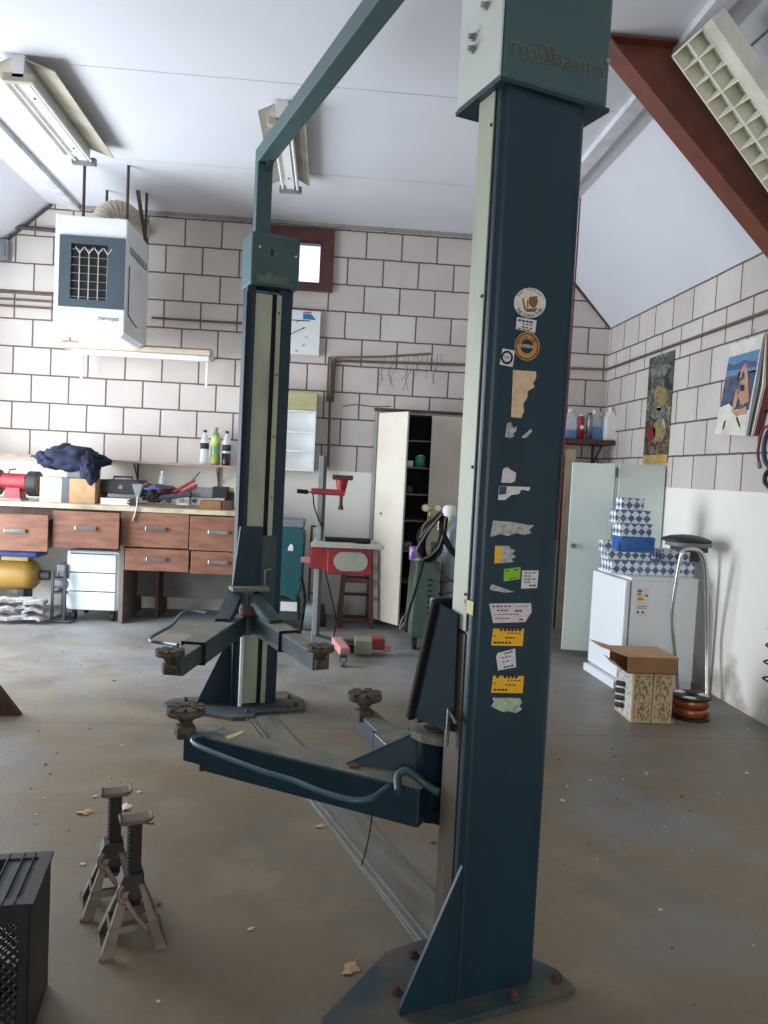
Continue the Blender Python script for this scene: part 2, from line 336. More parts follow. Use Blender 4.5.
# conduits on the walls
mat('conduit_brown', (104, 84, 74), .7, c2=(80, 64, 58), scale=12)
def conduit(pts, r, label, m='conduit_brown', sm=0):
    q = MB(); q.tube(pts, r, 8, sm); o = q.build('conduit', m); return tag(o, label, 'pipe')
conduit([(-.0, YB - .02, 2.79), (XR - .02, YB - .02, 2.875), (XR - .02, 4.78, 2.875)], .014, 'thin brown conduit running round the corner above the wardrobe and banner')
conduit([(-1.95, YB - .02, 3.13), (-1.0, YB - .02, 3.13), (-.62, YB - .02, 3.11)], .012, 'thin conduit on blocks between the heater and the far lift column')
for k, z in enumerate((3.30, 3.23, 3.16)):
    conduit([(-3.95, YB - .02, z), (-2.45, YB - .02, z)], .012, ('uppermost', 'middle', 'lowest')[k] + ' of three parallel cables left of the heater')
b = MB(); b.tube([(-3.55, YB - .03, 3.82), (-3.5, YB - .03, 3.95), (-3.42, YB - .03, 3.98), (-2.5, YB - .03, 3.96)], .022, 8, 0)
tag(b.build('conduit', 'dark_grey'), 'bent dark pipe rising from the junction box towards the heater', 'pipe')
jb_ = thing('junction_box', 'small grey electric junction box on blocks left of the heater', 'electrical box', (-3.55, YB - .08, 3.62))
b = MB(); b.box((-3.68, YB - .09, 3.62), (-3.42, YB - .001, 3.83)); b.build('body', 'grey_plastic', jb_, bev=.012)
b = MB(); b.box((-3.65, YB - .105, 3.65), (-3.45, YB - .09, 3.80)); b.build('lid', 'grey_plastic', jb_, bev=.008)

# ------------------------------------------------------------------ light
wd = bpy.data.worlds.new('w'); SC.world = wd; wd.use_nodes = True; bg = wd.node_tree.nodes['Background']
bg.inputs['Color'].default_value = (.78, .88, 1, 1); bg.inputs['Strength'].default_value = 2.0
def area(name, loc, rot, sx, sy, power, c):
    l = bpy.data.lights.new(name, 'AREA'); l.shape = 'RECTANGLE'; l.size = sx; l.size_y = sy; l.energy = power; l.color = c
    o = bpy.data.objects.new(name, l); COL.objects.link(o); o.location = loc; o.rotation_euler = rot; return o
area('door_daylight', (XL - .15, (dy0 + dy1) / 2, dz1 / 2), (0, -PI / 2, 0), 3.0, 2.9, 325, (.86, .93, 1))
area('rear_fill_light', (-.2, YF - .1, 1.75), (R(90), 0, 0), 3.1, 1.6, 72, (1, .96, .90))  # soft fill added behind the camera to lift the foreground, source unseen
SC.view_settings.view_transform = 'Standard'; SC.view_settings.look = 'None'; SC.view_settings.gamma = 1; SC.view_settings.use_curve_mapping = False
SC.view_settings.exposure = 0.04
SC.cycles.use_denoising = True
SC.cycles.max_bounces = 8; SC.cycles.diffuse_bounces = 5; SC.cycles.sample_clamp_indirect = 6
# ------------------------------------------------------------------ two-post lift; local x = W, local y = L (near -> far)
LB = Vector((.735, 2.315, 0)); LA = R(20)
lift = thing('car_lift', 'dark teal two-post car lift with four swing arms in mid workshop', 'car lift', LB, LA)
LM = WM[lift.name]; LI = LM.inverted()
Lv = Vector((-math.sin(LA), math.cos(LA), 0)); Wv = Vector((math.cos(LA), math.sin(LA), 0))
def bp_(px, py, l=-.0015):           # pixel -> point on the outer face of the near column (lift frame)
    return LI @ onplane(px, py, Lv, LB + Lv * l)
LP = dict(parent=lift, local=True)
def column(xl, xr, yo, yi, s, near, H=2.72):
    """yo = outer (web) y, yi = open side y; s = +1 when the open side faces +y"""
    t = .010
    b = MB()
    rr = .028
    def arc(cx, cy, a0, a1, r): return [(cx + math.cos(R(a0 + (a1 - a0) * k / 5)) * r, cy + math.sin(R(a0 + (a1 - a0) * k / 5)) * r) for k in range(6)]
    def Y(d): return yo + s * d                         # d = distance from the web face
    dep = abs(yi - yo); lip = .055
    outer = arc(xl + rr, rr, 180, 270, rr) + arc(xr - rr, rr, 270, 360, rr)
    pts = [(xl + lip, dep), (xl, dep)] + outer + [(xr, dep), (xr - lip - .03, dep)]
    inner = [(xr - lip - .03, dep - t), (xr - t, dep - t), (xr - t, t), (xl + t, t), (xl + t, dep - t), (xl + lip, dep - t)]
    loop = pts + inner
    o = Vector((0, 0, .02)); b.v = []
    P0 = [Vector((x, Y(d), .02)) for x, d in loop]
    n = len(loop); b.add(P0 + [p + Vector((0, 0, H - .02)) for p in P0], [(i, (i + 1) % n, n + (i + 1) % n, n + i) for i in range(n)])
    col = b.build('column', 'lift_paint', **LP); return col
# near column
NX0, NX1 = -.303, -.010
ncol = column(NX0, NX1, 0.0, .138, 1, True)
q = MB(); q.box((NX0 - .004, .045, 1.14), (NX0 - .001, .132, 2.715)); q.box((NX0 - .006, .045, 1.14), (NX0 - .001, .062, 2.715)); q.build('side_cover', 'pale_strip', ncol, local=True)
for z in (2.62, 2.13, 1.63, 1.25):
    q = MB(); q.cyl((NX0 - .009, .053, z), (NX0 - .005, .053, z), .005, n=8); q.build('screw', 'dark_gap', ncol, local=True)
q = MB(); q.box((NX0 - .004, .048, .03), (NX0 - .001, .140, 1.13)); q.build('lower_rail', 'greasy_rail', ncol, local=True)
q = MB(); q.box((NX0 + .06, .125, .03), (NX1 - .09, .132, 2.715)); q.build('belt_cover', 'greasy_rail', ncol, local=True)
# yellowed tape on the corner
q = MB(); q.box((NX0 - .006, .008, 1.195), (NX0 - .0045, .06, 1.235)); q.build('tape', mat('tape_yellow', (206, 196, 140), .6), ncol, local=True)
# thin cable down the right edge
mat('cable_red', (120, 50, 50), .6)
q = MB(); q.tube([(NX1 - .012, -.004, 2.45), (NX1 - .014, -.004, 2.0), (NX1 - .02, -.004, 1.42)], .0025, 6); q.build('red_cable', 'cable_red', ncol, local=True)
# gusset fin
def fin(y0, y1, xc, H, Wd, nm='gusset'):
    g = MB(); g.prism([(xc, y0, .02), (xc - Wd, y0, .02), (xc - Wd, y0, .045), (xc, y0, H)], (0, y1 - y0, 0)); g.build(nm, 'lift_paint', **LP)
fin(0.0, .012, NX0 + .004, .44, .185)
# base plates
def plate(pts, nm='base_plate'):
    g = MB(); g.prism([(x, y, 0.001) for x, y in pts], (0, 0, .022)); pl = g.build(nm, mat('plate_paint', (42, 62, 70), .65, c2=(88, 82, 68), scale=5, amt=.9, lo=.4, hi=.62), **LP, bev=.002); return pl
npl = plate([(.09, -.075), (.09, .02), (-.05, .28), (-.26, .31), (-.40, .29), (-.70, .07), (-.72, -.03), (-.40, -.075)])
def bolts(pl, pts):
    for x, y in pts:
        g = MB(); g.cyl((x, y, .023), (x, y, .031), .018, n=12); g.cyl((x, y, .031), (x, y, .046), .012, n=6); g.build('anchor_bolt', 'rust', pl, local=True)
bolts(npl, [(.055, -.025), (-.12, -.045), (-.32, .24), (-.10, .24), (-.45, .10)])
# far column (open side towards the near one)
FX0, FX1, FY = -.288, .010, 3.00
fcol = column(FX0, FX1, FY + .14, FY, -1, False, 2.75)
q = MB(); q.box((FX0 + .038, FY + .012, .03), (FX1 - .132, FY + .04, 2.715)); q.build('inner_panel', 'pale_strip', fcol, local=True)
q = MB(); q.box((FX1 - .132, FY + .02, .03), (FX1 - .105, FY + .03, 2.715)); q.build('shadow_gap', 'dark_gap', fcol, local=True)
q = MB(); q.box((FX1 - .105, FY - .006, .03), (FX1 - .074, FY + .004, 2.715)); q.build('slide_rail', 'pale_strip', fcol, local=True)
for z in (2.6, 2.2, 1.8, 1.4):
    q = MB(); q.cyl((FX1 - .088, FY - .010, z), (FX1 - .088, FY - .006, z), .006, n=8); q.build('screw', 'dark_gap', fcol, local=True)
q = MB(); q.box((FX0 - .004, FY + .0, .03), (FX0 + .03, FY + .012, 2.715)); q.build('edge_strip', 'dark_gap', fcol, local=True)
q = MB(); q.cyl((FX0 + .048, FY - .030, .03), (FX0 + .048, FY - .030, .62), .013, n=12); q.build('lifting_screw', 'white_paint', fcol, local=True)
fin(FY + .08, FY + .092, FX0 + .004, .50, .215)
fpl = plate([(.17, FY - .17), (.22, FY + .02), (.16, FY + .25), (-.3, FY + .27), (-.62, FY + .27), (-.70, FY + .18), (-.68, FY + .10), (-.34, FY - .22), (-.20, FY - .24), (-.17, FY - .17)])
bolts(fpl, [(.12, FY - .10), (.13, FY + .08), (-.22, FY - .15), (-.52, FY + .12), (-.55, FY + .2), (.06, FY - .12)])
# head boxes
def head(x0, x1, y0, y1, z0, z1, nm='head_cover'):
    g = MB(); g.box((x0, y0, z0), (x1, y1, z1)); h = g.build(nm, 'head_paint', **LP, bev=.012); return h
nh = head(-.322, .052, -.012, .235, 2.725, 3.12)
g = MB(); g.box((-.329, -.006, 2.73), (-.323, .233, 3.12)); g.build('side_plate', mat('galvanised', (196, 202, 196), .5, .15, c2=(180, 186, 178), scale=5), nh, local=True)
g = MB(); g.box((-.329, -.016, 2.713), (.056, .240, 2.725)); g.build('bottom_rim', 'lift_paint', nh, local=True)
for y, z in ((.080, 2.995), (.080, 2.962), (.145, 2.905), (.145, 2.87)):
    g = MB(); g.cyl((-.329, y, z), (-.337, y, z), .012, n=12); g.cyl((-.337, y, z), (-.349, y, z), .008, n=6); g.build('bolt', 'steel', nh, local=True)
for x, z in ((.04, 2.86), (-.30, 2.99)):
    g = MB(); g.cyl((x, -.012, z), (x, -.017, z), .008, n=10); g.build('screw', 'steel', nh, local=True)
mat('logo_outline', (150, 148, 122), .7); mat('logo_fill', (52, 74, 76), .7); mat('rust_stain', (96, 88, 70), .8)
def logo(px_bl, px_br, px_tl, plane_y, parent, m1, m2):
    f = lambda p: LI @ onplane(p[0], p[1], Lv, LB + Lv * plane_y)
    o, a, c = f(px_bl), f(px_br), f(px_tl); ux = a - o; uy = c - o
    g = MB(); n = Vector((0, 1, 0))
    e = .0085 * ux.length
    for k in range(12):       # the pale border follows the outline of the letters
        an = 2 * PI * k / 12; d = ux.normalized() * (math.cos(an) * e) + uy.normalized() * (math.sin(an) * e)
        add_text(g, 'nußbaum', o + d, ux, uy, .012)
    g.build('logo_border', m1, parent, local=True)
    g = MB(); add_text(g, 'nußbaum', o - n * .0006, ux, uy, .012); g.build('logo', m2, parent, local=True)
logo((513, 54), (604, 79), (511, 35), -.0135, nh, 'logo_outline', 'logo_fill')
fh = head(-.285, .036, FY - .045, FY + .21, 2.755, 3.085)
mat('logo_cream', (206, 208, 176), .6); mat('logo_dark', (70, 90, 80), .6)
logo((258, 281), (289, 285), (258, 272), FY - .0512, fh, 'logo_cream', 'logo_dark')
g = MB(); g.box((-.270, FY - .049, 2.80), (.022, FY - .0455, 3.07)); g.build('front_plate', 'head_paint', fh, local=True, bev=.001)
for x, z in ((-.235, 2.99), (.005, 2.965)):
    g = MB(); g.cyl((x, FY - .049, z), (x, FY - .054, z), .007, n=10); g.build('screw', 'white_paint', fh, local=True)
g = MB(); g.box((-.16, FY - .051, 2.945), (-.145, FY - .0485, 2.985)); g.build('key_slot', 'dark_gap', fh, local=True)
# cross beam on posts
g = MB(); bxc = -.195
g.box((bxc - .05, -.02 + .10, 3.55), (bxc + .05, FY + .12, 3.65)); g.build('cross_beam', 'head_paint', **LP, bev=.006)
for y in (.13, FY + .07):
    g = MB(); g.box((bxc - .05, y - .03, 3.06), (bxc + .05, y + .05, 3.549)); g.build('beam_post', 'head_paint', **LP, bev=.006)
g = MB(); g.prism([(bxc, FY + .04, 3.549), (bxc, FY - .02, 3.549), (bxc, FY + .04, 3.50)], (.04, 0, 0)); g.build('bracket', 'head_paint', **LP)
# floor cover between the columns
g = MB(); g.prism([(-.265, .24, .001), (-.17, .24, .001), (-.065, .40, .001), (-.06, 2.80, .001), (-.24, 2.80, .001)], (0, 0, .010)); fc = g.build('floor_cover', mat('cover_steel', (118, 120, 112), .5, .25, c2=(100, 92, 74), scale=3, amt=.9, stretch=(5, 1, 1)), **LP)
for x in (-.255, -.225):
    g = MB(); g.prism([(x, .26, .0115), (x + .006, .26, .0115), (x + .012, 2.80, .0115), (x + .004, 2.80, .0115)], (0, 0, .005)); g.build('ridge', 'steel', fc, local=True)

# ---- carriages
def pad(c, zt, parent):
    """round rubber lifting pad on a threaded stub with radial ribs"""
    r = .070
    g = MB(); g.lathe([(.0, -.085), (.022, -.085), (.022, -.055), (.030, -.05), (.032, -.03), (r, -.028), (r + .003, -.018), (r, -.008), (0, -.008)], (c[0], c[1], zt), n=24)
    for k in range(8):
        a = 2 * PI * k / 8 + .2; d = Vector((math.cos(a), math.sin(a), 0)); C0 = Vector((c[0], c[1], zt - .004))
        g.bar(C0 + d * .018, C0 + d * (r - .002), .016, .012, w2=.036)
    g.cyl((c[0], c[1], zt - .01), (c[0], c[1], zt - .002), .014, n=10)
    g.build('lift_pad', 'pad_rubber', parent, local=True)
    g = MB(); g.box((c[0] - .035, c[1] - .035, zt - .115), (c[0] + .035, c[1] + .035, zt - .07)); g.build('pad_socket', 'pad_rubber', parent, local=True, bev=.006)
def arm(p0, p1, ztop, w0, w1, h, padpt, padz, split=.58, name='swing_arm', cap=None, paint='arm_paint'):
    """telescopic box arm from the pivot p0 to the tip p1, the outer tube wider than the inner one"""
    a = Vector((p0[0], p0[1], ztop - h / 2)); b_ = Vector((p1[0], p1[1], ztop - h / 2)); m = a.lerp(b_, split)
    g = MB(); g.bar(a, m, w0, h); A = g.build(name, paint, **LP, bev=.006)
    g = MB(); g.bar(a + Vector((0, 0, h / 2 + .001)), m + Vector((0, 0, h / 2 + .001)), w0 - .014, .002); g.build('dusty_top_face', 'dusty_top', A, local=True)
    g = MB(); g.bar(m, b_, w1, h * .78); B_ = g.build('extension_tube', paint, A, local=True, bev=.004)
    g = MB(); g.bar(m + Vector((0, 0, h * .39 + .001)), b_ + Vector((0, 0, h * .39 + .001)), w1 - .012, .002); g.build('dusty_extension_face', 'dusty_top', A, local=True)
    g = MB(); u = (m - a).normalized(); g.bar(m - u * .006, m + u * .006, w0 + .003, h + .003); g.build('collar', cap or 'lift_paint', A, local=True)
    pad(padpt, padz, A); return A
def rail(parent, pts, r=.011):
    g = MB(); g.tube(pts, r, 8, 6); g.build('guard_rail', mat('rail_paint', (58, 92, 110), .4), parent, local=True)
def carriage(cx, y, s, zt, zb, x0, x1):
    g = MB(); g.prism([(x0 + .02, y, zt), (x1, y, zt), (x1, y, zb), (x0 - .02, y, zb)], (0, s * .03, 0)); c = g.build('carriage', 'lift_paint', **LP, bev=.004); return c
# near carriage: tall cover plate, pivot block and arms
def pz(px, py, z): return LI @ atZ(px, py, z)
nc = carriage(0, .300, 1, 1.195, .78, -.300, -.06)
g = MB(); g.prism([(-.312, .075, 1.185), (-.312, .205, 1.20), (-.312, .345, .785), (-.312, .065, .828)], (-.008, 0, 0)); g.build('side_plate', mat('dull_blue', (14, 34, 44), .8, spec=.12), nc, local=True, bev=.002)
g = MB(); g.bar((-.322, .212, 1.205), (-.322, .352, .780), .026, .026, up=(1, 0, 0)); g.build('rubber_bumper', 'black_rubber', nc, local=True, bev=.007)
g = MB(); g.box((-.245, .15, .47), (-.05, .30, 1.16)); g.build('slide_block', 'arm_paint', nc, local=True, bev=.004)
px_, py_ = -.262, .290
g = MB(); g.cyl((px_, py_, .46), (px_, py_, .729), .050, n=24); g.build('pivot_pin', 'dull_blue', nc, local=True)
g = MB(); g.prism([(px_ - .075, py_ + .02, .730), (px_ - .065, py_ - .035, .730), (px_ - .035, py_ - .07, .730), (px_ + .02, py_ - .12, .730), (px_ + .09, py_ - .10, .730), (px_ + .08, py_ + .09, .730), (px_ - .035, py_ + .075, .730)], (0, 0, .026)); g.build('pivot_plate', 'dusty_top', nc, local=True, bev=.003)
g = MB(); g.cyl((px_, py_ + .005, .7565), (px_, py_ + .005, .763), .033, n=20); g.build('pivot_cap', 'rust', nc, local=True)
g = MB(); g.box((px_ + .01, py_ - .14, .50), (px_ + .05, py_ + .04, .752)); g.build('pivot_block', 'dull_blue', nc, local=True, bev=.006)
g = MB(); g.prism([(px_ - .045, py_ + .02, .47), (px_ - .035, py_ - .04, .47), (px_ + .01, py_ - .14, .47), (px_ + .05, py_ + .08, .47)], (0, 0, .04)); g.build('lower_plate', 'dull_blue', nc, local=True, bev=.003)
g = MB(); g.tube([(-.328, .085, .778), (-.328, .082, .895), (-.322, .045, .862)], .006, 8); g.build('release_lever', 'steel', nc, local=True)
A = arm((-.305, .235), (-.925, .975), .60, .125, .10, .125, (-.955, .955), .69, split=.90, paint='lift_paint')
g = MB()          # stiffening web over the root of the arm
g.prism([(-.50, .46, .60), (-.285, .30, .60), (-.235, .31, .715), (-.30, .375, .715)], (.012, .014, 0)); g.prism([(-.50, .46, .60), (-.46, .49, .60), (-.25, .40, .715), (-.30, .37, .715)], (0, 0, .006))
g.build('web_plate', 'lift_paint', A, local=True)
g = MB(); g.cyl((-.485, .43, .60), (-.485, .43, .612), .018, n=16); g.build('stop_bolt', 'rust', A, local=True)
g = MB(); g.tube([pz(398, 792, .60), pz(398, 776, .625), pz(406, 771, .64), pz(418, 778, .63), pz(428, 786, .61), pz(440, 793, .60)], .013, 10, 5); g.build('arm_lock', 'arm_paint', A, local=True)
rail(A, [pz(222, 736, .60), pz(207, 735, .605), pz(195, 737, .605), pz(194, 743, .60), pz(212, 752, .60), pz(262, 771, .60), pz(292, 780, .60), pz(322, 792, .60), pz(352, 800, .60), pz(372, 798, .60), pz(386, 788, .60), pz(396, 783, .585)], .009)
g = MB(); g.tube([(-.50, .225, .565), (-.505, .222, .50), (-.52, .215, .43), (-.54, .20, .385)], .0025, 6, 4); g.build('loose_wire', 'black_rubber', A, local=True)
g = MB(); g.prism([pz(225, 737, .602), pz(243, 731, .602), pz(243, 733, .602), pz(228, 740, .602)], (0, 0, .002)); g.build('tape', 'tape_yellow', A, local=True)
Bm = arm((-.22, .36), (-.19, 1.05), .60, .15, .085, .10, (-.215, .985), .68, split=.55, paint='lift_paint')
# far carriage
y = FY - .045
fcg = carriage(0, y, 1, 1.21, .80, -.305, -.135)
g = MB(); g.box((-.24, y + .03, .50), (-.03, y + .12, 1.15)); g.build('slide_block', 'arm_paint', fcg, local=True, bev=.004)
g = MB(); g.prism([(-.34, y - .09, .80), (-.10, y - .09, .80), (-.08, y + .03, .80), (-.34, y + .03, .80)], (0, 0, .025)); g.build('pivot_plate', 'dusty_top', fcg, local=True, bev=.003)
g = MB(); g.cyl((-.24, y - .05, .52), (-.24, y - .05, .80), .045, n=20); g.build('pivot_pin', 'arm_paint', fcg, local=True)
g = MB(); g.lathe([(.0, .655), (.055, .655), (.06, .67), (.055, .70), (.03, .715), (0, .715)], (-.235, y - .10, 0), n=20); g.build('pivot_cap', 'rust', fcg, local=True)
g = MB(); g.tube([(-.12, y - .03, .83), (-.12, y - .035, .93), (-.08, y - .04, .94)], .006, 8); g.build('release_lever', 'steel', fcg, local=True)
A2 = arm((-.30, y - .06), (-.845, 1.93), .65, .13, .10, .12, (-.865, 1.93), .675, split=.74, cap='black_rubber')
def channel(A_, p, q, z0, z1, w, thk=.05):
    g = MB(); a = Vector((p[0], p[1], z0)); b_ = Vector((q[0], q[1], z1)); g.bar(a, b_, w, .012)
    u, v = frame(b_ - a)
    for s in (-1, 1): g.bar(a + u * (s * w / 2) - Vector((0, 0, thk / 2)), b_ + u * (s * w / 2) - Vector((0, 0, thk / 2 - .0)), .01, thk)
    g.build('brace_channel', 'arm_paint', A_, local=True)
channel(A2, (-.30, y - .02), (-.44, 2.68), .80, .665, .085)
A3 = arm((-.15, y - .06), (-.095, 1.86), .65, .12, .095, .12, (-.10, 1.86), .675, split=.52, cap='black_rubber')
channel(A3, (-.20, y - .02), (-.135, 2.58), .80, .665, .085)
rail(A2, [pz(178, 645, .60), pz(165, 643, .58), pz(151, 641, .58), pz(153, 636, .58), pz(172, 625, .60), pz(181, 614, .62), pz(190, 611, .62), pz(207, 613, .62)], .010)

# ---- stickers on the outer face of the near column
def sticker(pts, m, lines=(), lm='ink', smooth=None, l=-.0012, name='sticker', extra=None):
    g = MB(); P = [bp_(px, py, l) for px, py in pts]; g.prism(P, (0, -.0008, 0))
    mats = [m, lm]
    g.mi_(1)
    for ln in lines:          # (px0, py0, px1, py1, thickness_m) printed line as dashes
        a = bp_(ln[0], ln[1], l - .0012); b_ = bp_(ln[2], ln[3], l - .0012); th = ln[4] if len(ln) > 4 else .0016; n = max(1, int((b_ - a).length / .012)); rnd = random.Random(int(ln[0] * 7 + ln[1] * 3))
        for k in range(n):
            if n > 2 and rnd.random() < .12: continue
            p = a.lerp(b_, (k + .06) / n); q2 = a.lerp(b_, (k + .7 + rnd.random() * .22) / n); g.add([p + Vector((0, 0, -th)), q2 + Vector((0, 0, -th)), q2 + Vector((0, 0, th)), p + Vector((0, 0, th))], [(0, 1, 2, 3)])
    if extra: extra(g, mats)
    return g.build(name, mats, ncol, local=True)
mat('st_white', (205, 205, 205), .6, c2=(178, 178, 180), scale=60, amt=.6); mat('st_cream', (214, 206, 186), .6, c2=(180, 170, 150), scale=60, amt=.6)
mat('st_tan', (206, 178, 146), .7, c2=(180, 152, 120), scale=40, amt=.7); mat('st_yellow', (226, 172, 30), .6, c2=(200, 148, 24), scale=50, amt=.5)
mat('st_green', (120, 186, 40), .6); mat('st_gold', (176, 132, 66), .5, c2=(150, 108, 54), scale=60); mat('st_dark', (34, 28, 30), .6); mat('st_navy', (28, 38, 62), .6)
mat('st_pink', (206, 192, 196), .6, c2=(186, 170, 176), scale=50, amt=.6); mat('st_grey', (176, 176, 172), .7, c2=(120, 124, 124), scale=60, amt=.9); mat('st_mint', (170, 186, 160), .7, c2=(120, 140, 120), scale=50, amt=.9)
mat('st_brown', (120, 88, 60), .7); mat('st_blue', (52, 66, 104), .6)
def ell(cx, cy, rx, ry, n=28, rot=0): return [(cx + rx * math.cos(2 * PI * k / n + rot), cy + ry * math.sin(2 * PI * k / n + rot)) for k in range(n)]
def disc(g, cx, cy, rx, ry, l, mi): g.mi_(mi); g.add([bp_(x, y_, l) for x, y_ in ell(cx, cy, rx, ry)], [tuple(range(28))])
def arc_text(g, word, cx, cy, r, a0, a1, h, l, flip=1):
    n = len(word)
    for k, ch in enumerate(word):
        if ch == ' ': continue
        a = R(a0 + (a1 - a0) * k / (n - 1)); x = cx + r * math.cos(a); y_ = cy + r * math.sin(a)
        t = (-math.sin(a), math.cos(a)) if flip > 0 else (math.sin(a), -math.cos(a)); up = (math.cos(a), math.sin(a)) if flip > 0 else (-math.cos(a), -math.sin(a))
        # text baseline along the tangent; for the lower arc letters read left to right
        o = (x - t[0] * h * .4, y_ - t[1] * h * .4)
        P = bp_(o[0], o[1], l); Q = bp_(o[0] + t[0] * h * .8, o[1] + t[1] * h * .8, l); S = bp_(o[0] + up[0] * h, o[1] + up[1] * h, l)
        add_text(g, ch, P, Q - P, S - P)
def ex1(g, mats):
    mats += ['st_cream', 'st_brown']
    disc(g, 529.5, 302.5, 11.5, 10.5, -.0024, 2)
    g.mi_(3)
    for poly in ([(529, 297), (537, 296), (538, 302), (536, 307), (532, 308), (529, 304)], [(524, 309), (538, 308), (535, 312), (527, 312)], [(522, 298), (523.5, 298), (526, 309), (524, 309)], [(527, 300), (528.5, 299), (528.5, 308), (527, 308)]):
        g.add([bp_(x, y_, -.0030) for x, y_ in poly], [tuple(range(len(poly)))])
    g.mi_(1); arc_text(g, 'PAY OUTLAW', 529.5, 302.8, 12.0, 215, 325, 2.6, -.0028); arc_text(g, 'THE DUTCH TURK', 529.5, 302.5, 15.0, 150, 30, 3.4, -.0028, -1)
sticker(ell(529.8, 303, 16.0, 15.2), 'st_white', extra=ex1, name='round_sticker')
sticker([(517, 317), (536.5, 320.5), (535, 333), (515.5, 329)], 'st_white', [(518, 320, 533, 322.5, .003), (518, 323, 533, 325.5), (518, 326, 533, 329, .002), (518, 328.5, 531, 331)])
def ex2(g, mats):
    mats += ['st_dark', 'st_gold', 'st_white']
    disc(g, 527, 346.4, 11.4, 13.2, -.0024, 2); disc(g, 527, 346.4, 10.3, 12, -.0030, 3); disc(g, 527, 346.2, 6.4, 7.2, -.0036, 2)
    g.mi_(4); P = bp_(521, 347.2, -.0042); Q = bp_(533, 348.8, -.0042); S = bp_(521, 343.6, -.0042); add_text(g, 'HORN', P, Q - P, S - P)
    g.mi_(2); arc_text(g, 'MOTOR OIL', 527, 346.4, 8.0, 205, 335, 2.4, -.0036)
sticker(ell(527, 346.4, 12.6, 14.4), 'st_gold', extra=ex2, name='round_sticker')
def ex3(g, mats):
    mats += ['st_navy', 'st_white']
    disc(g, 507, 357.5, 6.2, 7.0, -.0024, 2); disc(g, 507, 357.3, 3.9, 4.4, -.0030, 3)
    g.mi_(2); P = bp_(504.4, 358.6, -.0036); Q = bp_(509.4, 359.4, -.0036); S = bp_(504.4, 355.4, -.0036); add_text(g, 'SW', P, Q - P, S - P)
sticker([(502.5, 348.5), (514.8, 350.8), (512.5, 367), (499.4, 364.5)], 'st_white', extra=ex3)
sticker([(513, 370), (536, 371.5), (536, 378), (533, 383), (534.5, 387), (528, 391), (527, 398), (523, 404), (524, 411), (521, 418), (511, 417)], 'st_tan', name='torn_sticker')
sticker([(507, 423), (511, 422.5), (513, 428), (517, 426), (516, 431), (512, 434.5), (515, 435), (511, 438), (505, 437)], 'st_grey', name='torn_sticker')
sticker([(527, 432), (531, 429), (532, 431), (526, 438), (521, 437.5)], 'st_grey', name='torn_sticker')
sticker([(503, 469), (507, 467), (511, 470), (516, 473), (515, 481), (511, 483), (501, 482.5)], 'st_pink', name='torn_sticker')
sticker([(499, 486), (530, 487), (529, 491), (521, 489.5), (519, 494), (511, 495), (505, 500), (498, 500)], 'st_white', name='torn_sticker', extra=lambda g, ms: (ms.append('st_blue'), g.mi_(2), g.add([bp_(x, y_, -.0028) for x, y_ in [(499.3, 486.3), (507, 486.6), (506, 494), (499, 495)]], [(0, 1, 2, 3)])))
sticker([(493, 520.5), (512, 522), (528, 525), (534, 525), (529, 530), (531, 533), (524, 535), (516, 533), (508, 536), (500, 534), (490, 537)], 'st_grey', name='torn_sticker')
sticker([(495, 545.5), (509, 546), (511, 549), (515, 550), (512, 554), (516, 557), (511, 559), (514, 562), (494, 563.5)], 'st_grey', name='torn_sticker', extra=lambda g, ms: (ms.append('st_yellow'), g.mi_(2), g.add([bp_(x, y_, -.0028) for x, y_ in [(495.3, 545.8), (502, 546), (500.5, 563), (494.3, 563.2)]], [(0, 1, 2, 3)])))
sticker([(504, 569), (520.5, 567), (520, 579), (503.5, 581.5)], 'st_green', [(505.5, 571, 518, 569.6, .002), (506, 580, 517, 577.5, .0015)], 'st_dark')
sticker([(522, 570.5), (538.5, 570.5), (537, 588), (521, 588.5)], 'st_white', [(524, 573, 537, 573, .0015), (524, 576, 536, 576), (524, 579, 536, 579), (524, 582, 534, 582), (526, 585.5, 536, 585.5, .0025)])
sticker([(489.5, 588), (492, 584), (500, 587), (514.5, 592), (505, 592.5), (490, 590)], 'st_grey', name='torn_sticker')
sticker([(489, 603.5), (531, 603), (531.5, 612), (525, 622), (493, 623)], 'st_pink', [(492, 606.5, 512, 606.3, .002), (516, 606.3, 529, 606.3, .001), (493, 610.5, 508, 610.3, .002), (515, 610.8, 523, 610.8, .0025), (494, 614.5, 520, 614.3, .001), (495, 618.5, 510, 618.3), (519, 619.5, 524, 619.5, .002)])
for dy in (0, 47.2):
    sticker([(493, 628.5 + dy), (524, 628.8 + dy), (522.5, 646 + dy), (491, 645.5 + dy)], 'st_yellow', [(496, 629.6 + dy, 522, 629.8 + dy, .0042), (507, 633 + dy, 521, 633.4 + dy, .0014), (493, 636 + dy, 497, 636 + dy, .0014), (505, 637.6 + dy, 516, 638 + dy, .002), (493.5, 642.5 + dy, 512, 642.8 + dy, .0028)], 'st_dark')
sticker([(497.5, 653), (515, 648.5), (516, 667), (498, 670.5), (496, 657)], 'st_white', [(500, 654.5, 513, 651.5, .002), (501, 658, 512, 656), (502, 662, 510, 660.5), (500, 668, 514, 665.4, .0025)])
sticker([(492, 697.5), (520, 698), (522, 703), (519, 706), (522, 709), (516, 713), (508, 711), (503, 712), (494, 708), (491, 706), (494, 702)], 'st_mint', name='torn_sticker')
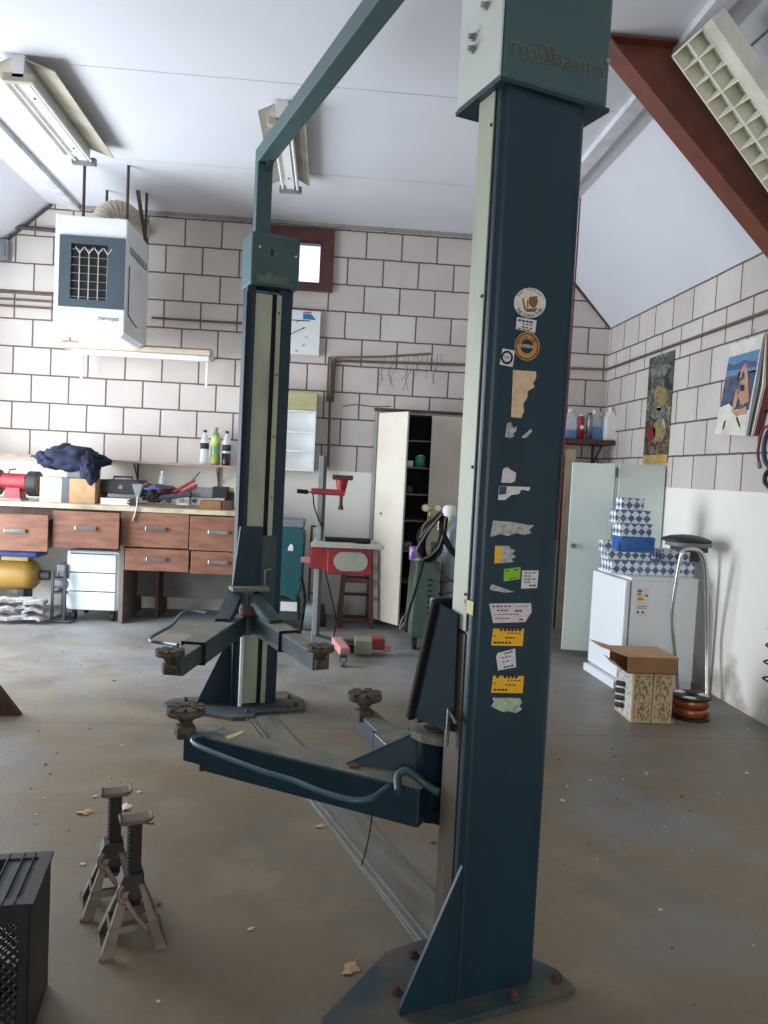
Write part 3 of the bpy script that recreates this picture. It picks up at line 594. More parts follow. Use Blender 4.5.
# ================================================================== back-left: bench and what stands on it
def rect(x0, y0, x1, y1, Y):
    """pixel rectangle on the plane y = Y -> (xmin, xmax, zmin, zmax)"""
    my, mx = (y0 + y1) / 2, (x0 + x1) / 2
    return at(x0, my, Y).x, at(x1, my, Y).x, at(mx, y1, Y).z, at(mx, y0, Y).z
def single(mb, name, m, label, cat, group=None, bev=0, **k):
    return tag(mb.build(name, m, bev=bev, **k), label, cat, group)
WT = 1.15                               # worktop height
bench = thing('workbench', 'long pale-topped workbench with reddish wooden drawers along the back wall', 'workbench', (-2.3, 8.05, 0))
b = MB(); b.box((-3.98, 7.60, WT - .045), (-.74, 8.48, WT)); b.build('worktop', 'worktop', bench, bev=.004)
b = MB(); b.box((-3.98, 7.66, WT - .12), (-.74, 7.70, WT - .046)); b.build('front_rail', 'dark_wood', bench)
def drawer(x0, x1, z0, z1, y, dep, yaw=0):
    T = Matrix.Translation((( x0 + x1) / 2, y, 0)) @ Matrix.Rotation(yaw, 4, 'Z') @ Matrix.Translation((-(x0 + x1) / 2, -y, 0))
    g = MB(); g.box((x0, y, z0), (x1, y + .022, z1), T); d = g.build('drawer', 'wood_drawer', bench, bev=.003)
    g = MB()
    for xa in (x0 + .02, x1 - .035): g.box((xa, y + .022, z0 + .02), (xa + .015, y + dep, z1 - .05), T)
    g.box((x0 + .02, y + .022, z0 + .02), (x1 - .02, y + dep, z0 + .03), T); g.build('drawer_box', 'dark_wood', d)
    cx, cz = (x0 + x1) / 2, z0 + (z1 - z0) * .55
    g = MB(); g.box((cx - .085, y - .028, cz - .018), (cx + .085, y - .018, cz + .018), T)
    for s in (-1, 1): g.box((cx + s * .085 - .012, y - .028, cz - .018), (cx + s * .085 + .012, y, cz + .018), T)
    g.build('handle', 'chrome', d, bev=.004); return d
drawer(-3.18, -2.60, .70, 1.045, 7.42, .5, R(4)); drawer(-3.78, -3.22, .72, 1.07, 7.56, .5)
drawer(-2.575, -1.965, .745, 1.09, 7.50, .5, R(2)); drawer(-1.95, -1.325, .765, 1.10, 7.60, .6); drawer(-1.315, -.76, .755, 1.09, 7.60, .6)
drawer(-1.925, -1.315, .535, .75, 7.60, .6); drawer(-1.295, -.76, .525, .745, 7.60, .6)
g = MB(); g.box((-1.98, 7.63, 0.0), (-1.94, 8.4, WT - .05)); g.build('side_panel', mat('panel_grey_brown', (124, 112, 104), .7, c2=(96, 84, 76), scale=6), bench, bev=.002)
g = MB(); g.box((-.79, 7.63, 0.0), (-.75, 8.4, WT - .05)); g.build('side_panel', mat('panel_grey_brown', (124, 112, 104), .7, c2=(96, 84, 76), scale=6), bench, bev=.002)
g = MB(); g.box((-1.70, 7.95, 0.0), (-1.67, 8.4, .53)); g.build('inner_panel', 'dark_wood', bench)
g = MB(); g.box((-1.94, 7.64, .765), (-.79, 7.66, 1.10)); g.build('drawer_frame', 'dark_wood', bench); g = MB(); g.box((-1.94, 8.2, .18), (-.79, 8.22, .55)); g.build('back_board', mat('grey_board', (120, 118, 116), .8), bench)
g = MB(); g.box((-3.9, 7.66, 0), (-3.86, 8.4, WT - .05)); g.build('side_panel', 'dark_wood', bench)
# white pedestal drawer cabinet below
p = thing('drawer_pedestal', 'small white steel three-drawer pedestal under the workbench', 'drawer cabinet', (-2.22, 7.85, 0))
mat('cold_white', (222, 232, 238), .4, c2=(206, 218, 226), scale=4, amt=.5)
g = MB(); g.box((-2.50, 7.68, .11), (-1.99, 8.2, .70)); g.build('carcass', 'cold_white', p, bev=.03, seg=4)
for k in range(3):
    z1 = .665 - k * .185; g = MB(); g.box((-2.465, 7.662, z1 - .175), (-2.025, 7.685, z1)); d = g.build('drawer', 'cold_white', p, bev=.004)
    g = MB(); g.box((-2.465, 7.668, z1 - .004), (-2.025, 7.68, z1 + .006)); g.build('finger_gap', 'dark_gap', d)
for x in (-2.43, -2.06):
    for y in (7.74, 8.12):
        g = MB(); g.cyl((x - .015, y, .045), (x + .015, y, .045), .045, n=14); g.box((x - .02, y - .012, .07), (x + .02, y + .012, .112)); g.build('castor', 'black_plastic', p)
# grinder
gr = thing('bench_grinder', 'red bench grinder with black wheel guards on the workbench', 'grinder', (-3.0, 7.9, WT))
x0, x1, z0, z1 = rect(3, 474, 27, 498, 7.9)
g = MB(); g.cyl((x0, 7.9, z0 + .16), (x1, 7.9, z0 + .16), .085, n=20); g.prism([(x0 + .03, 7.82, WT), (x1 - .03, 7.82, WT), (x1 - .05, 7.84, z0 + .12), (x0 + .05, 7.84, z0 + .12)], (0, .16, 0)); g.build('motor', 'red_paint', gr, bev=.004)
g = MB(); g.box((x0 + .02, 7.80, WT), (x1 - .02, 8.0, WT + .02)); g.build('foot', 'pink_paint', gr)
for s, xa in ((-1, x0), (1, x1)):
    xw = xa + s * .07
    g = MB(); g.cyl((xw - .045, 7.9, z0 + .15), (xw + .045, 7.9, z0 + .15), .125, n=28); w_ = g.build('wheel_guard', 'black_plastic', gr, bev=.01)
    g = MB(); g.cyl((xw - .05, 7.885, z0 + .15), (xw + .0505, 7.885, z0 + .15), .10, n=28); g.build('grinding_wheel', mat('grit', (150, 148, 146), .9), w_)
    g = MB(); g.cyl((xa, 7.9, z0 + .15), (xw, 7.9, z0 + .15), .03, n=12); g.build('shaft_housing', 'black_plastic', gr)
g = MB(); g.tube([(x0 + .05, 7.9, z1 - .02), (x0 + .06, 7.9, z1 + .04), (x0 + .12, 7.9, z1 + .05)], .008, 6); g.build('eye_shield_rod', 'black_plastic', gr)
# cardboard box with dark tape, jacket on top
x0, x1, z0, z1 = rect(40, 478, 90, 500, 7.80)
cb_ = thing('cardboard_box', 'sealed cardboard box with a dark tape stripe below the navy jacket', 'box', ((x0 + x1) / 2, 7.95, WT))
g = MB(); g.box((x0, 7.80, WT + .001), (x1 + .05, 8.10, z1)); g.build('carton', 'cardboard', cb_, bev=.003)
g = MB(); xm = x0 + (x1 - x0) * .5; g.box((xm - .035, 7.797, WT + .001), (xm + .035, 7.80, z1 + .001)); g.box((xm - .035, 7.797, z1), (xm + .035, 8.10, z1 + .002)); g.build('tape', mat('tape_grey', (84, 86, 96), .5), cb_)
g = MB(); g.box((x0 - .001, 7.798, WT + .001), (xm - .035, 7.80, z1)); g.build('pale_front', mat('bleached_card', (226, 198, 180), .8), cb_)
xa, xb, za, zb = rect(68, 458, 95, 478, 7.9)
g = MB(); g.box((xa, 7.86, z1 + .003), (xb, 8.1, zb + .02)); single(g, 'storage_box', 'grey_plastic', 'grey box under the navy jacket, on top of the cardboard box', 'box', bev=.006)
def lumpy(name, m, c, r, seed, amp=.35, fr=2.2, sub=4, squash=0):
    bm = bmesh.new(); bmesh.ops.create_icosphere(bm, subdivisions=sub, radius=1)
    for v in bm.verts:
        n = v.co.normalized(); q = n * fr + Vector((seed, seed * .7, 0)); d = noise.fractal(q, 1.0, 2.0, 4) * amp; rdg = abs(noise.noise(q * 2.3)) * amp * .8
        v.co = n * (1 + d - rdg); v.co = Vector((v.co.x * r[0], v.co.y * r[1], v.co.z * r[2]))
        if squash and v.co.z < -r[2] * squash: v.co.z = -r[2] * squash
    me = bpy.data.meshes.new(name); bm.to_mesh(me); bm.free(); o = bpy.data.objects.new(name, me); COL.objects.link(o); o.location = c
    for p_ in me.polygons: p_.use_smooth = True
    me.materials.append(MATS[m] if isinstance(m, str) else m); WM[o.name] = Matrix.Translation(Vector(c)); return o
jk = thing('jacket', 'crumpled navy work jacket lying on boxes above the workbench', 'jacket', (at(68, 460, 7.93).x, 7.93, zb))
def fold_cloth(parent, nm, m, cpx, r, seed, rot=0, Y=7.93):
    c = at(cpx[0], cpx[1], Y); o = lumpy(nm, m, (0, 0, 0), r, seed, .32, 1.7); o.rotation_euler = (0, rot, 0); o.parent = parent; o.location = WM[parent.name].inverted() @ c; return o
fold_cloth(jk, 'body', 'navy_cloth', (76, 459), (.30, .2, .13), 3.1); fold_cloth(jk, 'sleeve', 'navy_cloth', (50, 460), (.15, .12, .09), 6.4, .35); fold_cloth(jk, 'sleeve', 'navy_cloth', (89, 468), (.10, .10, .17), 9.2, -.2, 7.84); fold_cloth(jk, 'collar', 'navy_cloth', (61, 449), (.11, .08, .05), 2.2, -.3)
# black tool case
x0, x1, z0, z1 = rect(102, 480, 141, 494, 7.95)
tcs = thing('tool_case', 'flat black plastic tool case lying beside the cardboard box', 'tool case', ((x0 + x1) / 2, 8.05, WT))
g = MB(); g.box((x0, 7.92, z0 - .0), (x1, 8.25, z1)); g.build('shell', 'black_plastic', tcs, bev=.012)
g = MB(); g.cyl(((x0 + x1) / 2 + .0, 7.92, (z0 + z1) / 2), ((x0 + x1) / 2, 7.912, (z0 + z1) / 2), .022, n=14); g.build('badge', 'grey_plastic', tcs)
g = MB(); g.tube([(x0 + .1, 8.0, z1), (x0 + .1, 8.0, z1 + .03), (x1 - .1, 8.0, z1 + .03), (x1 - .1, 8.0, z1)], .01, 6); g.build('handle', 'black_plastic', tcs)
g = MB(); g.box((x0 - .075, 7.9, WT + .001), (x0 - .01, 8.2, z0 + .10)); single(g, 'binder', 'cardboard_dark', 'brown upright folder between the cardboard box and black tool case', 'folder')
g = MB()
for k in range(7): g.box((x0 + .02 + .006 * (k % 3), 7.82 + .004 * (k % 2), WT + .001 + k * .009), (x1 - .08 - .012 * (k % 3), 8.1, WT + .009 + k * .009))
single(g, 'magazine', 'paper', 'thick magazine lying flat under the black tool case', 'magazine')
# funnel / clamp over the edge
fu = thing('clamp_tool', 'grey clamp with a long steel handle hanging over the worktop edge', 'clamp', (at(137, 490, 7.62).x, 7.62, WT))
P = lambda px, py, Y=7.60: at(px, py, Y)
g = MB(); g.prism([P(132, 484), P(143, 484), P(141, 491), P(139, 497), P(136, 497), P(134, 491)], (0, .05, 0)); g.build('jaw', 'grey_plastic', fu, bev=.004)
g = MB(); g.tube([P(138, 496, 7.59), P(137, 508, 7.58), P(133, 521, 7.58)], .009, 8); g.build('handle', 'steel', fu)
# clutter heap
def blob_tool(name, label, cat, m, pts, r, Y): 
    g = MB(); g.tube([at(px, py, Y + dy) for px, py, dy in pts], r, 8, 4); return single(g, name, m, label, cat)
tl = thing('glove', 'dark work glove in the heap of tools on the bench', 'glove', at(150, 497, 7.85))
fold_cloth(tl, 'palm', 'black_rubber', (154, 496), (.10, .10, .07), 1.2, 0, 7.85)
for k, (dx, dz) in enumerate(((-8, -3), (-7, 0), (-5, 3))): 
    g = MB(); g.tube([at(152, 496, 7.84), at(152 + dx, 494 + dz, 7.82), at(150 + dx * 1.5, 496 + dz, 7.80)], .018, 8, 3); g.build('finger', 'black_rubber', tl)
rg = thing('rag', 'blue and brown oily rag on the tool heap', 'rag', at(158, 489, 7.9)); fold_cloth(rg, 'cloth', mat('rag_blue', (52, 74, 128), .95, c2=(84, 50, 46), scale=7, amt=1, lo=.45, hi=.55), (163, 490), (.17, .12, .055), 4.4, .1, 7.9)
rg = thing('rag', 'small dark red cloth at the left end of the tool heap', 'rag', at(147, 489, 7.9)); fold_cloth(rg, 'cloth', mat('rag_red', (110, 46, 44), .95, c2=(50, 34, 34), scale=9, amt=1), (146, 489), (.07, .08, .06), 5.1, 0, 7.92)
pl = thing('pipe_wrench', 'large red-handled pliers pointing up from the tool heap', 'pliers', at(185, 485, 7.85))
g = MB(); g.bar(at(172, 493, 7.85), at(195, 480, 7.85), .03, .03); g.build('handle', 'red_paint', pl, bev=.006)
g = MB(); g.bar(at(176, 495, 7.84), at(197, 485, 7.84), .028, .028); g.build('handle', 'red_paint', pl, bev=.006)
g = MB(); g.bar(at(190, 483, 7.85), at(200, 472, 7.85), .02, .012, w2=.006); g.build('jaw', 'rust', pl)
g = MB(); g.bar(at(150, 499, 7.80), at(192, 494, 7.80), .05, .05); single(g, 'torque_wrench_case', mat('purple_dark', (54, 48, 66), .6), 'long dark tool sleeve under the red pliers', 'tool sleeve', bev=.012)
for k, (px, lb) in enumerate(((168, 'left'), (181, 'middle'), (194, 'right'))):
    g = MB(); g.cyl(at(px, 501, 7.72), at(px, 501, 7.72) + Vector((0, .06, 0)), .022, n=12); g.cyl(at(px, 501, 7.72) + Vector((0, -.001, 0)), at(px, 501, 7.72) + Vector((0, .03, 0)), .012, n=6)
    single(g, 'socket', 'black_plastic' if k != 1 else 'steel', lb + ' one of three steel sockets lying before the tool heap', 'socket', 'sockets on the bench')
sb = thing('small_bottle', 'little clear bottle with a white cap behind the tool heap', 'bottle', (at(162, 485, 8.2).x, 8.2, WT))
mat('clear_plastic', (222, 230, 232), .25, alpha=.55, spec=.6); mat('green_plastic', (104, 156, 96), .25, alpha=.7, spec=.6); mat('cola', (40, 26, 22), .3); mat('blue_liquid', (96, 150, 206), .3, alpha=.9)
def bottle(parent, c, r, h, m, cap, neck=.32, liquid=None, label=None):
    """plastic bottle: body with waist and shoulder, cap, liquid and paper label as parts"""
    prof = [(0, 0), (r * .85, 0), (r, h * .03), (r, h * .22), (r * .92, h * .30), (r, h * .38), (r, h * (1 - neck)), (r * .8, h * (1 - neck * .62)), (r * .36, h * (1 - neck * .3)), (r * .34, h * .955), (0, h * .955)]
    g = MB(); g.lathe(prof, c, n=20); g.build('body', m, parent)
    g = MB(); g.cyl((c[0], c[1], c[2] + h * .93), (c[0], c[1], c[2] + h), r * .42, n=14); g.build('cap', cap, parent)
    if liquid: g = MB(); g.lathe([(0, .003), (r * .99, -.0005), (r * 1.012, h * .05), (r * 1.012, h * liquid[1]), (0, h * liquid[1])], c, n=20); g.build('liquid', liquid[0], parent)
    if label: g = MB(); g.lathe([(r * 1.012, h * label[1]), (r * 1.012, h * label[2])], c, n=20); g.build('paper_label', label[0], parent)
x0, x1, z0, z1 = rect(158, 471, 166, 492, 8.2); bottle(sb, ((x0 + x1) / 2, 8.2, WT), .035, z1 - WT, 'clear_plastic', 'white_paint')
# grey box, black box, brown boxes, yellow capped pot
x0, x1, z0, z1 = rect(187, 488, 214, 499, 7.85); g = MB(); g.box((x0, 7.85, z0 + .01), (x1, 8.1, z1)); single(g, 'grey_case', 'grey_plastic', 'grey rectangular case at the right end of the workbench', 'case', bev=.008)
x0, x1, z0, z1 = rect(212, 487, 227, 498, 7.85); g = MB(); g.box((x0, 7.84, z0), (x1, 8.08, z1)); single(g, 'black_case', 'black_plastic', 'black case touching the grey case on the bench', 'case', bev=.006)
x0, x1, z0, z1 = rect(200, 499, 221, 508, 7.75); g = MB(); g.box((x0, 7.75, WT + .001), (x1, 7.97, WT + .085)); single(g, 'parts_carton', 'cardboard_dark', 'small brown carton before the grey case on the bench', 'box', bev=.003)
x0, x1, z0, z1 = rect(222, 499, 232, 510, 7.75); g = MB(); g.box((x0, 7.75, WT + .001), (x1, 7.93, WT + .095)); single(g, 'dark_carton', 'dark_wood', 'small dark brown carton at the bench end beside the post', 'box', bev=.003)
x0, x1, z0, z1 = rect(176, 493, 189, 501, 7.8); g = MB(); g.box((x0, 7.8, WT + .03), (x1, 7.95, WT + .11)); single(g, 'white_carton', 'paper', 'small white carton between tool heap and grey case', 'box', bev=.003)
pt = thing('pot', 'dark pot with a yellow cap behind the black case', 'pot', (at(230, 490, 8.0).x, 8.0, WT))
xx = at(230, 490, 8.0).x
g = MB(); g.lathe([(0, 0), (.045, 0), (.05, .02), (.05, .16), (.04, .18), (0, .18)], (xx, 8.0, WT)); g.build('body', 'dark_wood', pt); g = MB(); g.cyl((xx, 8.0, WT + .18), (xx, 8.0, WT + .215), .038); g.build('cap', mat('cap_yellow', (196, 196, 40), .5), pt)
# wall shelf boards and three bottles
mat('shelf_board', (166, 138, 120), .7, c2=(120, 96, 82), scale=10)
sh = thing('wall_shelf', 'long thin wall shelf above the workbench carrying three bottles', 'shelf', (-1.5, 8.4, 1.52))
x0, x1, z0, z1 = rect(100, 458, 238, 462, 8.3); zs = at(215, 465, 8.25).z
g = MB(); g.box((x0, 8.22, zs - .022), (x1, 8.495, zs)); g.build('board', 'shelf_board', sh)
for x in (x0 + .35, x1 - .22): g = MB(); g.box((x - .008, 8.47, zs - .3), (x + .008, 8.495, zs - .022)); g.bar((x, 8.48, zs - .2), (x, 8.3, zs - .03), .012, .012); g.build('bracket', 'conduit_brown', sh)
sh2 = thing('wall_shelf', 'short thin wall shelf at the frame edge above the red grinder', 'shelf', (-3.2, 8.4, 1.57))
z2 = at(15, 454, 8.25).z; g = MB(); g.box((-3.98, 8.22, z2 - .022), (at(32, 455, 8.25).x, 8.495, z2)); g.build('board', 'shelf_board', sh2)
g = MB(); g.box((-3.6, 8.47, z2 - .25), (-3.585, 8.495, z2 - .022)); g.build('bracket', 'conduit_brown', sh2)
for px, m, cap, liq, lab, lb in ((204.5, 'clear_plastic', 'black_plastic', None, ('ink', .45, .62), 'empty clear plastic bottle, leftmost of three on the wall shelf'),
                                 (215.5, 'green_plastic', 'green_plastic', (mat('yellow_green', (146, 160, 78), .4), .25), (mat('lemon_label', (186, 194, 116), .6), .5, .78), 'green plastic bottle with a yellow label on the wall shelf'),
                                 (226.5, 'clear_plastic', 'ink', ('cola', .35), ('ink', .42, .60), 'bottle a third full of dark cola on the wall shelf')):
    xx = at(px, 450, 8.33).x; t_ = thing('drink_bottle', lb, 'bottle', (xx, 8.33, zs), group='bottles on the wall shelf')
    bottle(t_, (xx, 8.33, zs + .001), .046 if m != 'green_plastic' else .05, .365 if m != 'green_plastic' else .40, m, cap, .36, liq, lab)
# below the bench on the left
tk = thing('air_compressor', 'yellow air compressor tank under the left end of the workbench', 'compressor', (-3.2, 7.95, 0))
x0, x1, z0, z1 = rect(-12, 560, 37, 591, 7.9); rz = (z1 - z0) / 2; zc = (z0 + z1) / 2
mat('tank_yellow', (164, 128, 62), .4, c2=(140, 108, 50), scale=5)
g = MB(); g.lathe([(0, 0), (rz * .6, .02), (rz * .9, .06), (rz, .12), (rz, .92), (rz * .9, .98), (rz * .6, 1.02), (0, 1.04)], (x1 - 1.04, 8.0, zc), axis=(1, 0, 0), n=28); g.build('tank', 'tank_yellow', tk)
g = MB(); g.box((x1 - .36, 7.92, z1 - .01), (x1 - .10, 8.08, z1 + .035)); g.build('mounting_bracket', 'tank_yellow', tk, bev=.004)
g = MB(); g.box((x1 - .9, 7.85, z1 + .036), (x1 + .02, 8.15, z1 + .10)); g.build('motor_plate', mat('deep_blue', (24, 66, 128), .6, c2=(16, 40, 90), scale=9, amt=.9), tk, bev=.02)
for xx in (x1 - .15, x1 - .85): g = MB(); g.box((xx - .03, 7.88, 0), (xx + .03, 8.12, z0 + .03)); g.build('foot', 'black_plastic', tk)
g = MB(); g.cyl((x1 + .0, 8.0, zc), (x1 + .09, 8.0, zc), .05, n=18); g.build('end_valve', 'dark_grey', tk)
rnd = random.Random(4)
for k in range(9):
    px = 2 + (k % 3) * 16 + rnd.random() * 3; row = k // 3; X = at(px, 610, 7.5).x; zc = .005 + row * .075; ln = .17 + rnd.random() * .03; an = rnd.uniform(-.5, .5)
    d = Vector((math.cos(an), math.sin(an) * .7, rnd.uniform(-.05, .10))).normalized(); c = Vector((X, 7.48 + rnd.random() * .12, zc + .03))
    g = MB(); u, v = frame(d); a = c - d * ln / 2; n_ = 8
    for lay in range(3):
        top = []; 
        for i in range(n_ + 1):
            t = i / n_; q = a + d * ln * t + Vector((0, 0, .022 * math.sin(t * PI) + lay * .010 + .006 * math.sin(7 * t + k))); top.append(q)
        for i in range(n_): g.prism([top[i] - u * .08, top[i + 1] - u * .08, top[i + 1] + u * .08, top[i] + u * .08], (0, 0, .006))
    single(g, 'newspaper', mat('newsprint', (192, 190, 192), .85, c2=(120, 116, 118), scale=26, amt=.9), ('bottom', 'middle', 'top')[row] + '-layer folded newspaper in the pile before the yellow compressor', 'newspaper', 'newspapers piled under the bench')
rk = thing('wheeled_rack', 'dark metal rack with small motor between newspapers and white pedestal', 'rack', (at(60, 600, 7.65).x, 7.7, 0))
x0 = at(53, 600, 7.6).x; x1 = at(65, 600, 7.6).x
for xx in (x0, x1):
    for yy in (7.58, 7.88): g = MB(); g.box((xx - .012, yy - .012, 0), (xx + .012, yy + .012, .50)); g.build('post', 'dark_grey', rk)
for z in (.03, .28, .42): g = MB(); g.box((x0, 7.57, z), (x1, 7.89, z + .015)); g.build('shelf', 'dark_grey', rk)
g = MB(); g.box((x0 + .02, 7.62, .44), (x1 - .01, 7.82, .56)); g.cyl((x0 - .04, 7.72, .36), (x1, 7.72, .36), .05); g.build('motor', 'grey_plastic', rk, bev=.01)
g = MB(); g.tube([(x0 - .25, 7.62, .03), (x0 - .1, 7.6, .018), (x1 + .05, 7.55, .018), (x1 + .09, 7.6, .03)], .014, 8, 4); g.build('base_tube', 'dark_grey', rk)
# ------------------------------------------------------------------ heater
ht = thing('gas_heater', 'white box gas heater with grey louvre front hung high on the wall', 'heater', (-2.2, 7.6, 2.7))
hx0, hx1, hy0, hy1, hz0, hz1 = -2.52, -1.895, 7.2, 8.05, 2.75, 3.76
g = MB(); g.box((hx0, hy0, hz0), (hx1, hy1, hz1)); g.build('housing', 'white_paint', ht, bev=.012)
g = MB(); g.prism([(hx0, hy0, hz0), (hx1, hy0, hz0), (hx1 - .06, hy0 + .1, hz0 - .03), (hx0 + .06, hy0 + .1, hz0 - .03)], (0, .70, 0)); g.build('bottom_tray', 'white_paint', ht)
mat('panel_slate', (66, 80, 88), .45, c2=(56, 68, 76), scale=4)
fx0, fx1, fz0, fz1 = hx0 + .045, hx1 - .01, hz0 + .20, hz1 - .18
lx0, lx1, lz0, lz1 = fx0 + .10, fx1 - .15, fz0 + .07, fz1 - .07
g = MB()
for q in (((fx0, fz0), (lx0, fz1)), ((lx1, fz0), (fx1, fz1)), ((lx0, fz0), (lx1, lz0)), ((lx0, lz1), (lx1, fz1))): g.box((q[0][0], hy0 - .022, q[0][1]), (q[1][0], hy0 - .001, q[1][1]))
g.build('front_panel', 'panel_slate', ht)
g = MB(); g.box((lx0, hy0 - .003, lz0), (lx1, hy0 - .001, lz1)); g.build('dark_opening', 'dark_gap', ht)
for k in range(7): z = lz0 + (lz1 - lz0) * (k + .3) / 7; g = MB(); g.bar((lx0, hy0 - .016, z), (lx1, hy0 - .016, z), .008, .004); g.build('horizontal_louvre', 'grey_plastic', ht)
mat('beige_louvre', (176, 172, 160), .45)
for k in range(4):
    x = lx0 + .075 + k * .082; g = MB(); g.bar((x, hy0 - .019, lz0), (x, hy0 - .019, lz1 - .06), .009, .004); g.build('vertical_louvre', 'beige_louvre', ht)
    for s in (-1, 1): g = MB(); g.bar((x, hy0 - .020, lz1 - .085), (x + s * .036, hy0 - .020, lz1 - .03), .010, .004); g.build('louvre_fork', 'white_paint', ht)
g = MB(); g.box((hx0 - .001, hy0 - .002, hz0 + .0), (hx0 + .035, hy0, hz1)); g.build('corner_strip', 'cold_white', ht)
g = MB(); g.box((hx1 + .001, hy0 + .12, hz1 - .27), (hx1 + .004, hy0 + .75, hz1 - .21)); g.build('side_vent', 'dark_grey', ht)
g = MB(); 
for k in range(11): g.box((hx1 + .004, hy0 + .14 + k * .055, hz1 - .265), (hx1 + .006, hy0 + .155 + k * .055, hz1 - .215))
g.build('side_vent_fins', 'white_paint', ht)
g = MB(); g.tube([(hx1 + .003, hy0 + .1, hz0 + .62), (hx1 + .003, hy0 + .1, hz0 + .18), (hx1 + .003, hy0 + .42, hz0 + .12)], .006, 6); g.build('door_edge', 'dark_grey', ht)
g = MB(); add_text(g, 'thermogas', (hx0 + .39, hy0 - .0135, hz0 + .085), (.185, 0, 0), (0, 0, .05)); g.build('logo', mat('logo_green', (40, 110, 80), .6), ht)
for x in (hx0 + .22, hx1 - .02):
    for yy in (7.25, 7.95): g = MB(); g.cyl((x, yy, hz1), (x, yy, ZC), .014, n=8); g.build('hanger_rod', 'rust', ht)
g = MB(); g.bar((hx1 - .02, 8.0, hz1), (hx1 - .02, 7.6, ZC - .1), .03, .03); g.build('hanger_brace', 'rust', ht)
fd = MB(); cpts = [(-2.28, 7.7, 3.77), (-2.28, 7.7, 3.87), (-2.25, 7.74, 3.97), (-2.17, 7.80, 4.03), (-2.10, 7.90, 4.04), (-2.07, 8.0, 4.03), (-2.06, 8.2, 4.03), (-2.06, 8.49, 4.03)]
sp_ = smooth_path(cpts, 16); fd.tube(sp_, lambda t: .078 + .008 * math.sin(t * 130), 18); dct = tag(fd.build('flue_duct', mat('duct_cream', (196, 188, 170), .4, .3, c2=(160, 150, 130), scale=6)), 'ribbed cream flue duct bending from the heater top to the wall', 'duct')
# wall lamp trough under the heater
tr = thing('wall_lamp', 'long cream fluorescent wall lamp on brackets below the heater', 'lamp', (-2, 8.2, 2.66))
mat('aged_cream', (206, 190, 168), .6, c2=(184, 166, 142), scale=6)
xa = at(60, 340, 7.98).x; xb = at(211, 350, 8.05).x
g = MB(); g.prism([(xa, 7.98, 2.70), (xa, 7.98, 2.745), (xa, 8.12, 2.785), (xa, 8.26, 2.745), (xa, 8.26, 2.70)], (xb - xa, 0, 0)); g.build('reflector', 'aged_cream', tr)
g = MB(); g.box((xa + .10, 8.03, 2.645), (xb - .01, 8.11, 2.698)); g.build('tube_housing', 'white_paint', tr, bev=.01)
for px in (82, 207): x = at(px, 366, 8.3).x; g = MB(); g.box((x - .012, 8.28, 2.40), (x + .012, 8.30, 2.74)); g.box((x - .012, 8.28, 2.70), (x + .012, 8.495, 2.72)); g.build('bracket', 'white_paint', tr)
# ------------------------------------------------------------------ ceiling lamps
mat('lamp_cream', (178, 172, 156), .5, c2=(150, 138, 118), scale=4, amt=.8); mat('tube_glass', (232, 236, 240), .3)
def ceil_lamp(x, y0, y1, label, wl, wr, z=4.10):
    t = thing('ceiling_lamp', label, 'lamp', (x, (y0 + y1) / 2, z), group='twin tube lamps on the flat ceiling')
    g = MB(); g.prism([(x - .045, y0, ZC - .002), (x - .035, y0, z), (x + .035, y0, z), (x + .045, y0, ZC - .002)], (0, y1 - y0, 0)); g.build('spine', 'white_paint', t)
    for s, w_ in ((-1, wl), (1, wr)):
        g = MB(); g.prism([(x + s * .05, y0, ZC - .03), (x + s * w_, y0, ZC - .09), (x + s * w_, y0, ZC - .10), (x + s * .05, y0, ZC - .04)], (0, y1 - y0, 0)); g.build('reflector_wing', 'lamp_cream', t)
        g = MB(); g.cyl((x + s * .065, y0 + .06, z - .002), (x + s * .065, y1 - .06, z - .002), .013, n=12); g.build('fluorescent_tube', 'tube_glass', t)
    for yy in (y0, y1 - .05): g = MB(); g.box((x - .10, yy, z - .03), (x + .10, yy + .05, z + .03)); g.build('lamp_holder', 'lamp_cream' if yy == y0 else 'steel', t, bev=.008)
    for yy in (y0 + .3, y1 - .3): g = MB(); g.cyl((x, yy, z - .001), (x, yy, z - .005), .01, n=8); g.build('screw', 'dark_gap', t)
ceil_lamp(-2.17, 5.42, 6.85, 'twin tube ceiling lamp near the left roof fold, before the heater', .17, .24)
ceil_lamp(-.45, 5.75, 7.15, 'twin tube ceiling lamp above and behind the cross beam', .17, .17)
mat('soot_stain', (176, 168, 156), .8)
# louvred lamp on the right slope
def SPt(px, py): return onplane(px, py, (1, 0, 1), (5.88, 0, 0))
lv = thing('louvre_lamp', 'white louvred lamp fixture hanging in front of the red-brown rafter', 'lamp', SPt(720, 110))
A0, A1, B0_, B1_ = SPt(671, 56), SPt(699, 22), SPt(768, 200), SPt(768, 137)
ud = Vector((1, .13, -1)).normalized(); nn = Vector((1, 0, 1)).normalized(); wdir = nn.cross(ud).normalized()
if wdir.dot(A1 - A0) < 0: wdir = -wdir
W_ = (A1 - A0).dot(wdir); Ln = 1.55; H_ = .085
o_ = A0
def lp(a, c, h): return o_ + ud * a + wdir * c + nn * h
def slab(g, a0, a1, c0, c1, h0, h1): g.prism([lp(a0, c0, h0), lp(a1, c0, h0), lp(a1, c1, h0), lp(a0, c1, h0)], nn * (h1 - h0))
mat('louvre_white', (222, 222, 206), .5); mat('louvre_reflector', (232, 230, 212), .4)
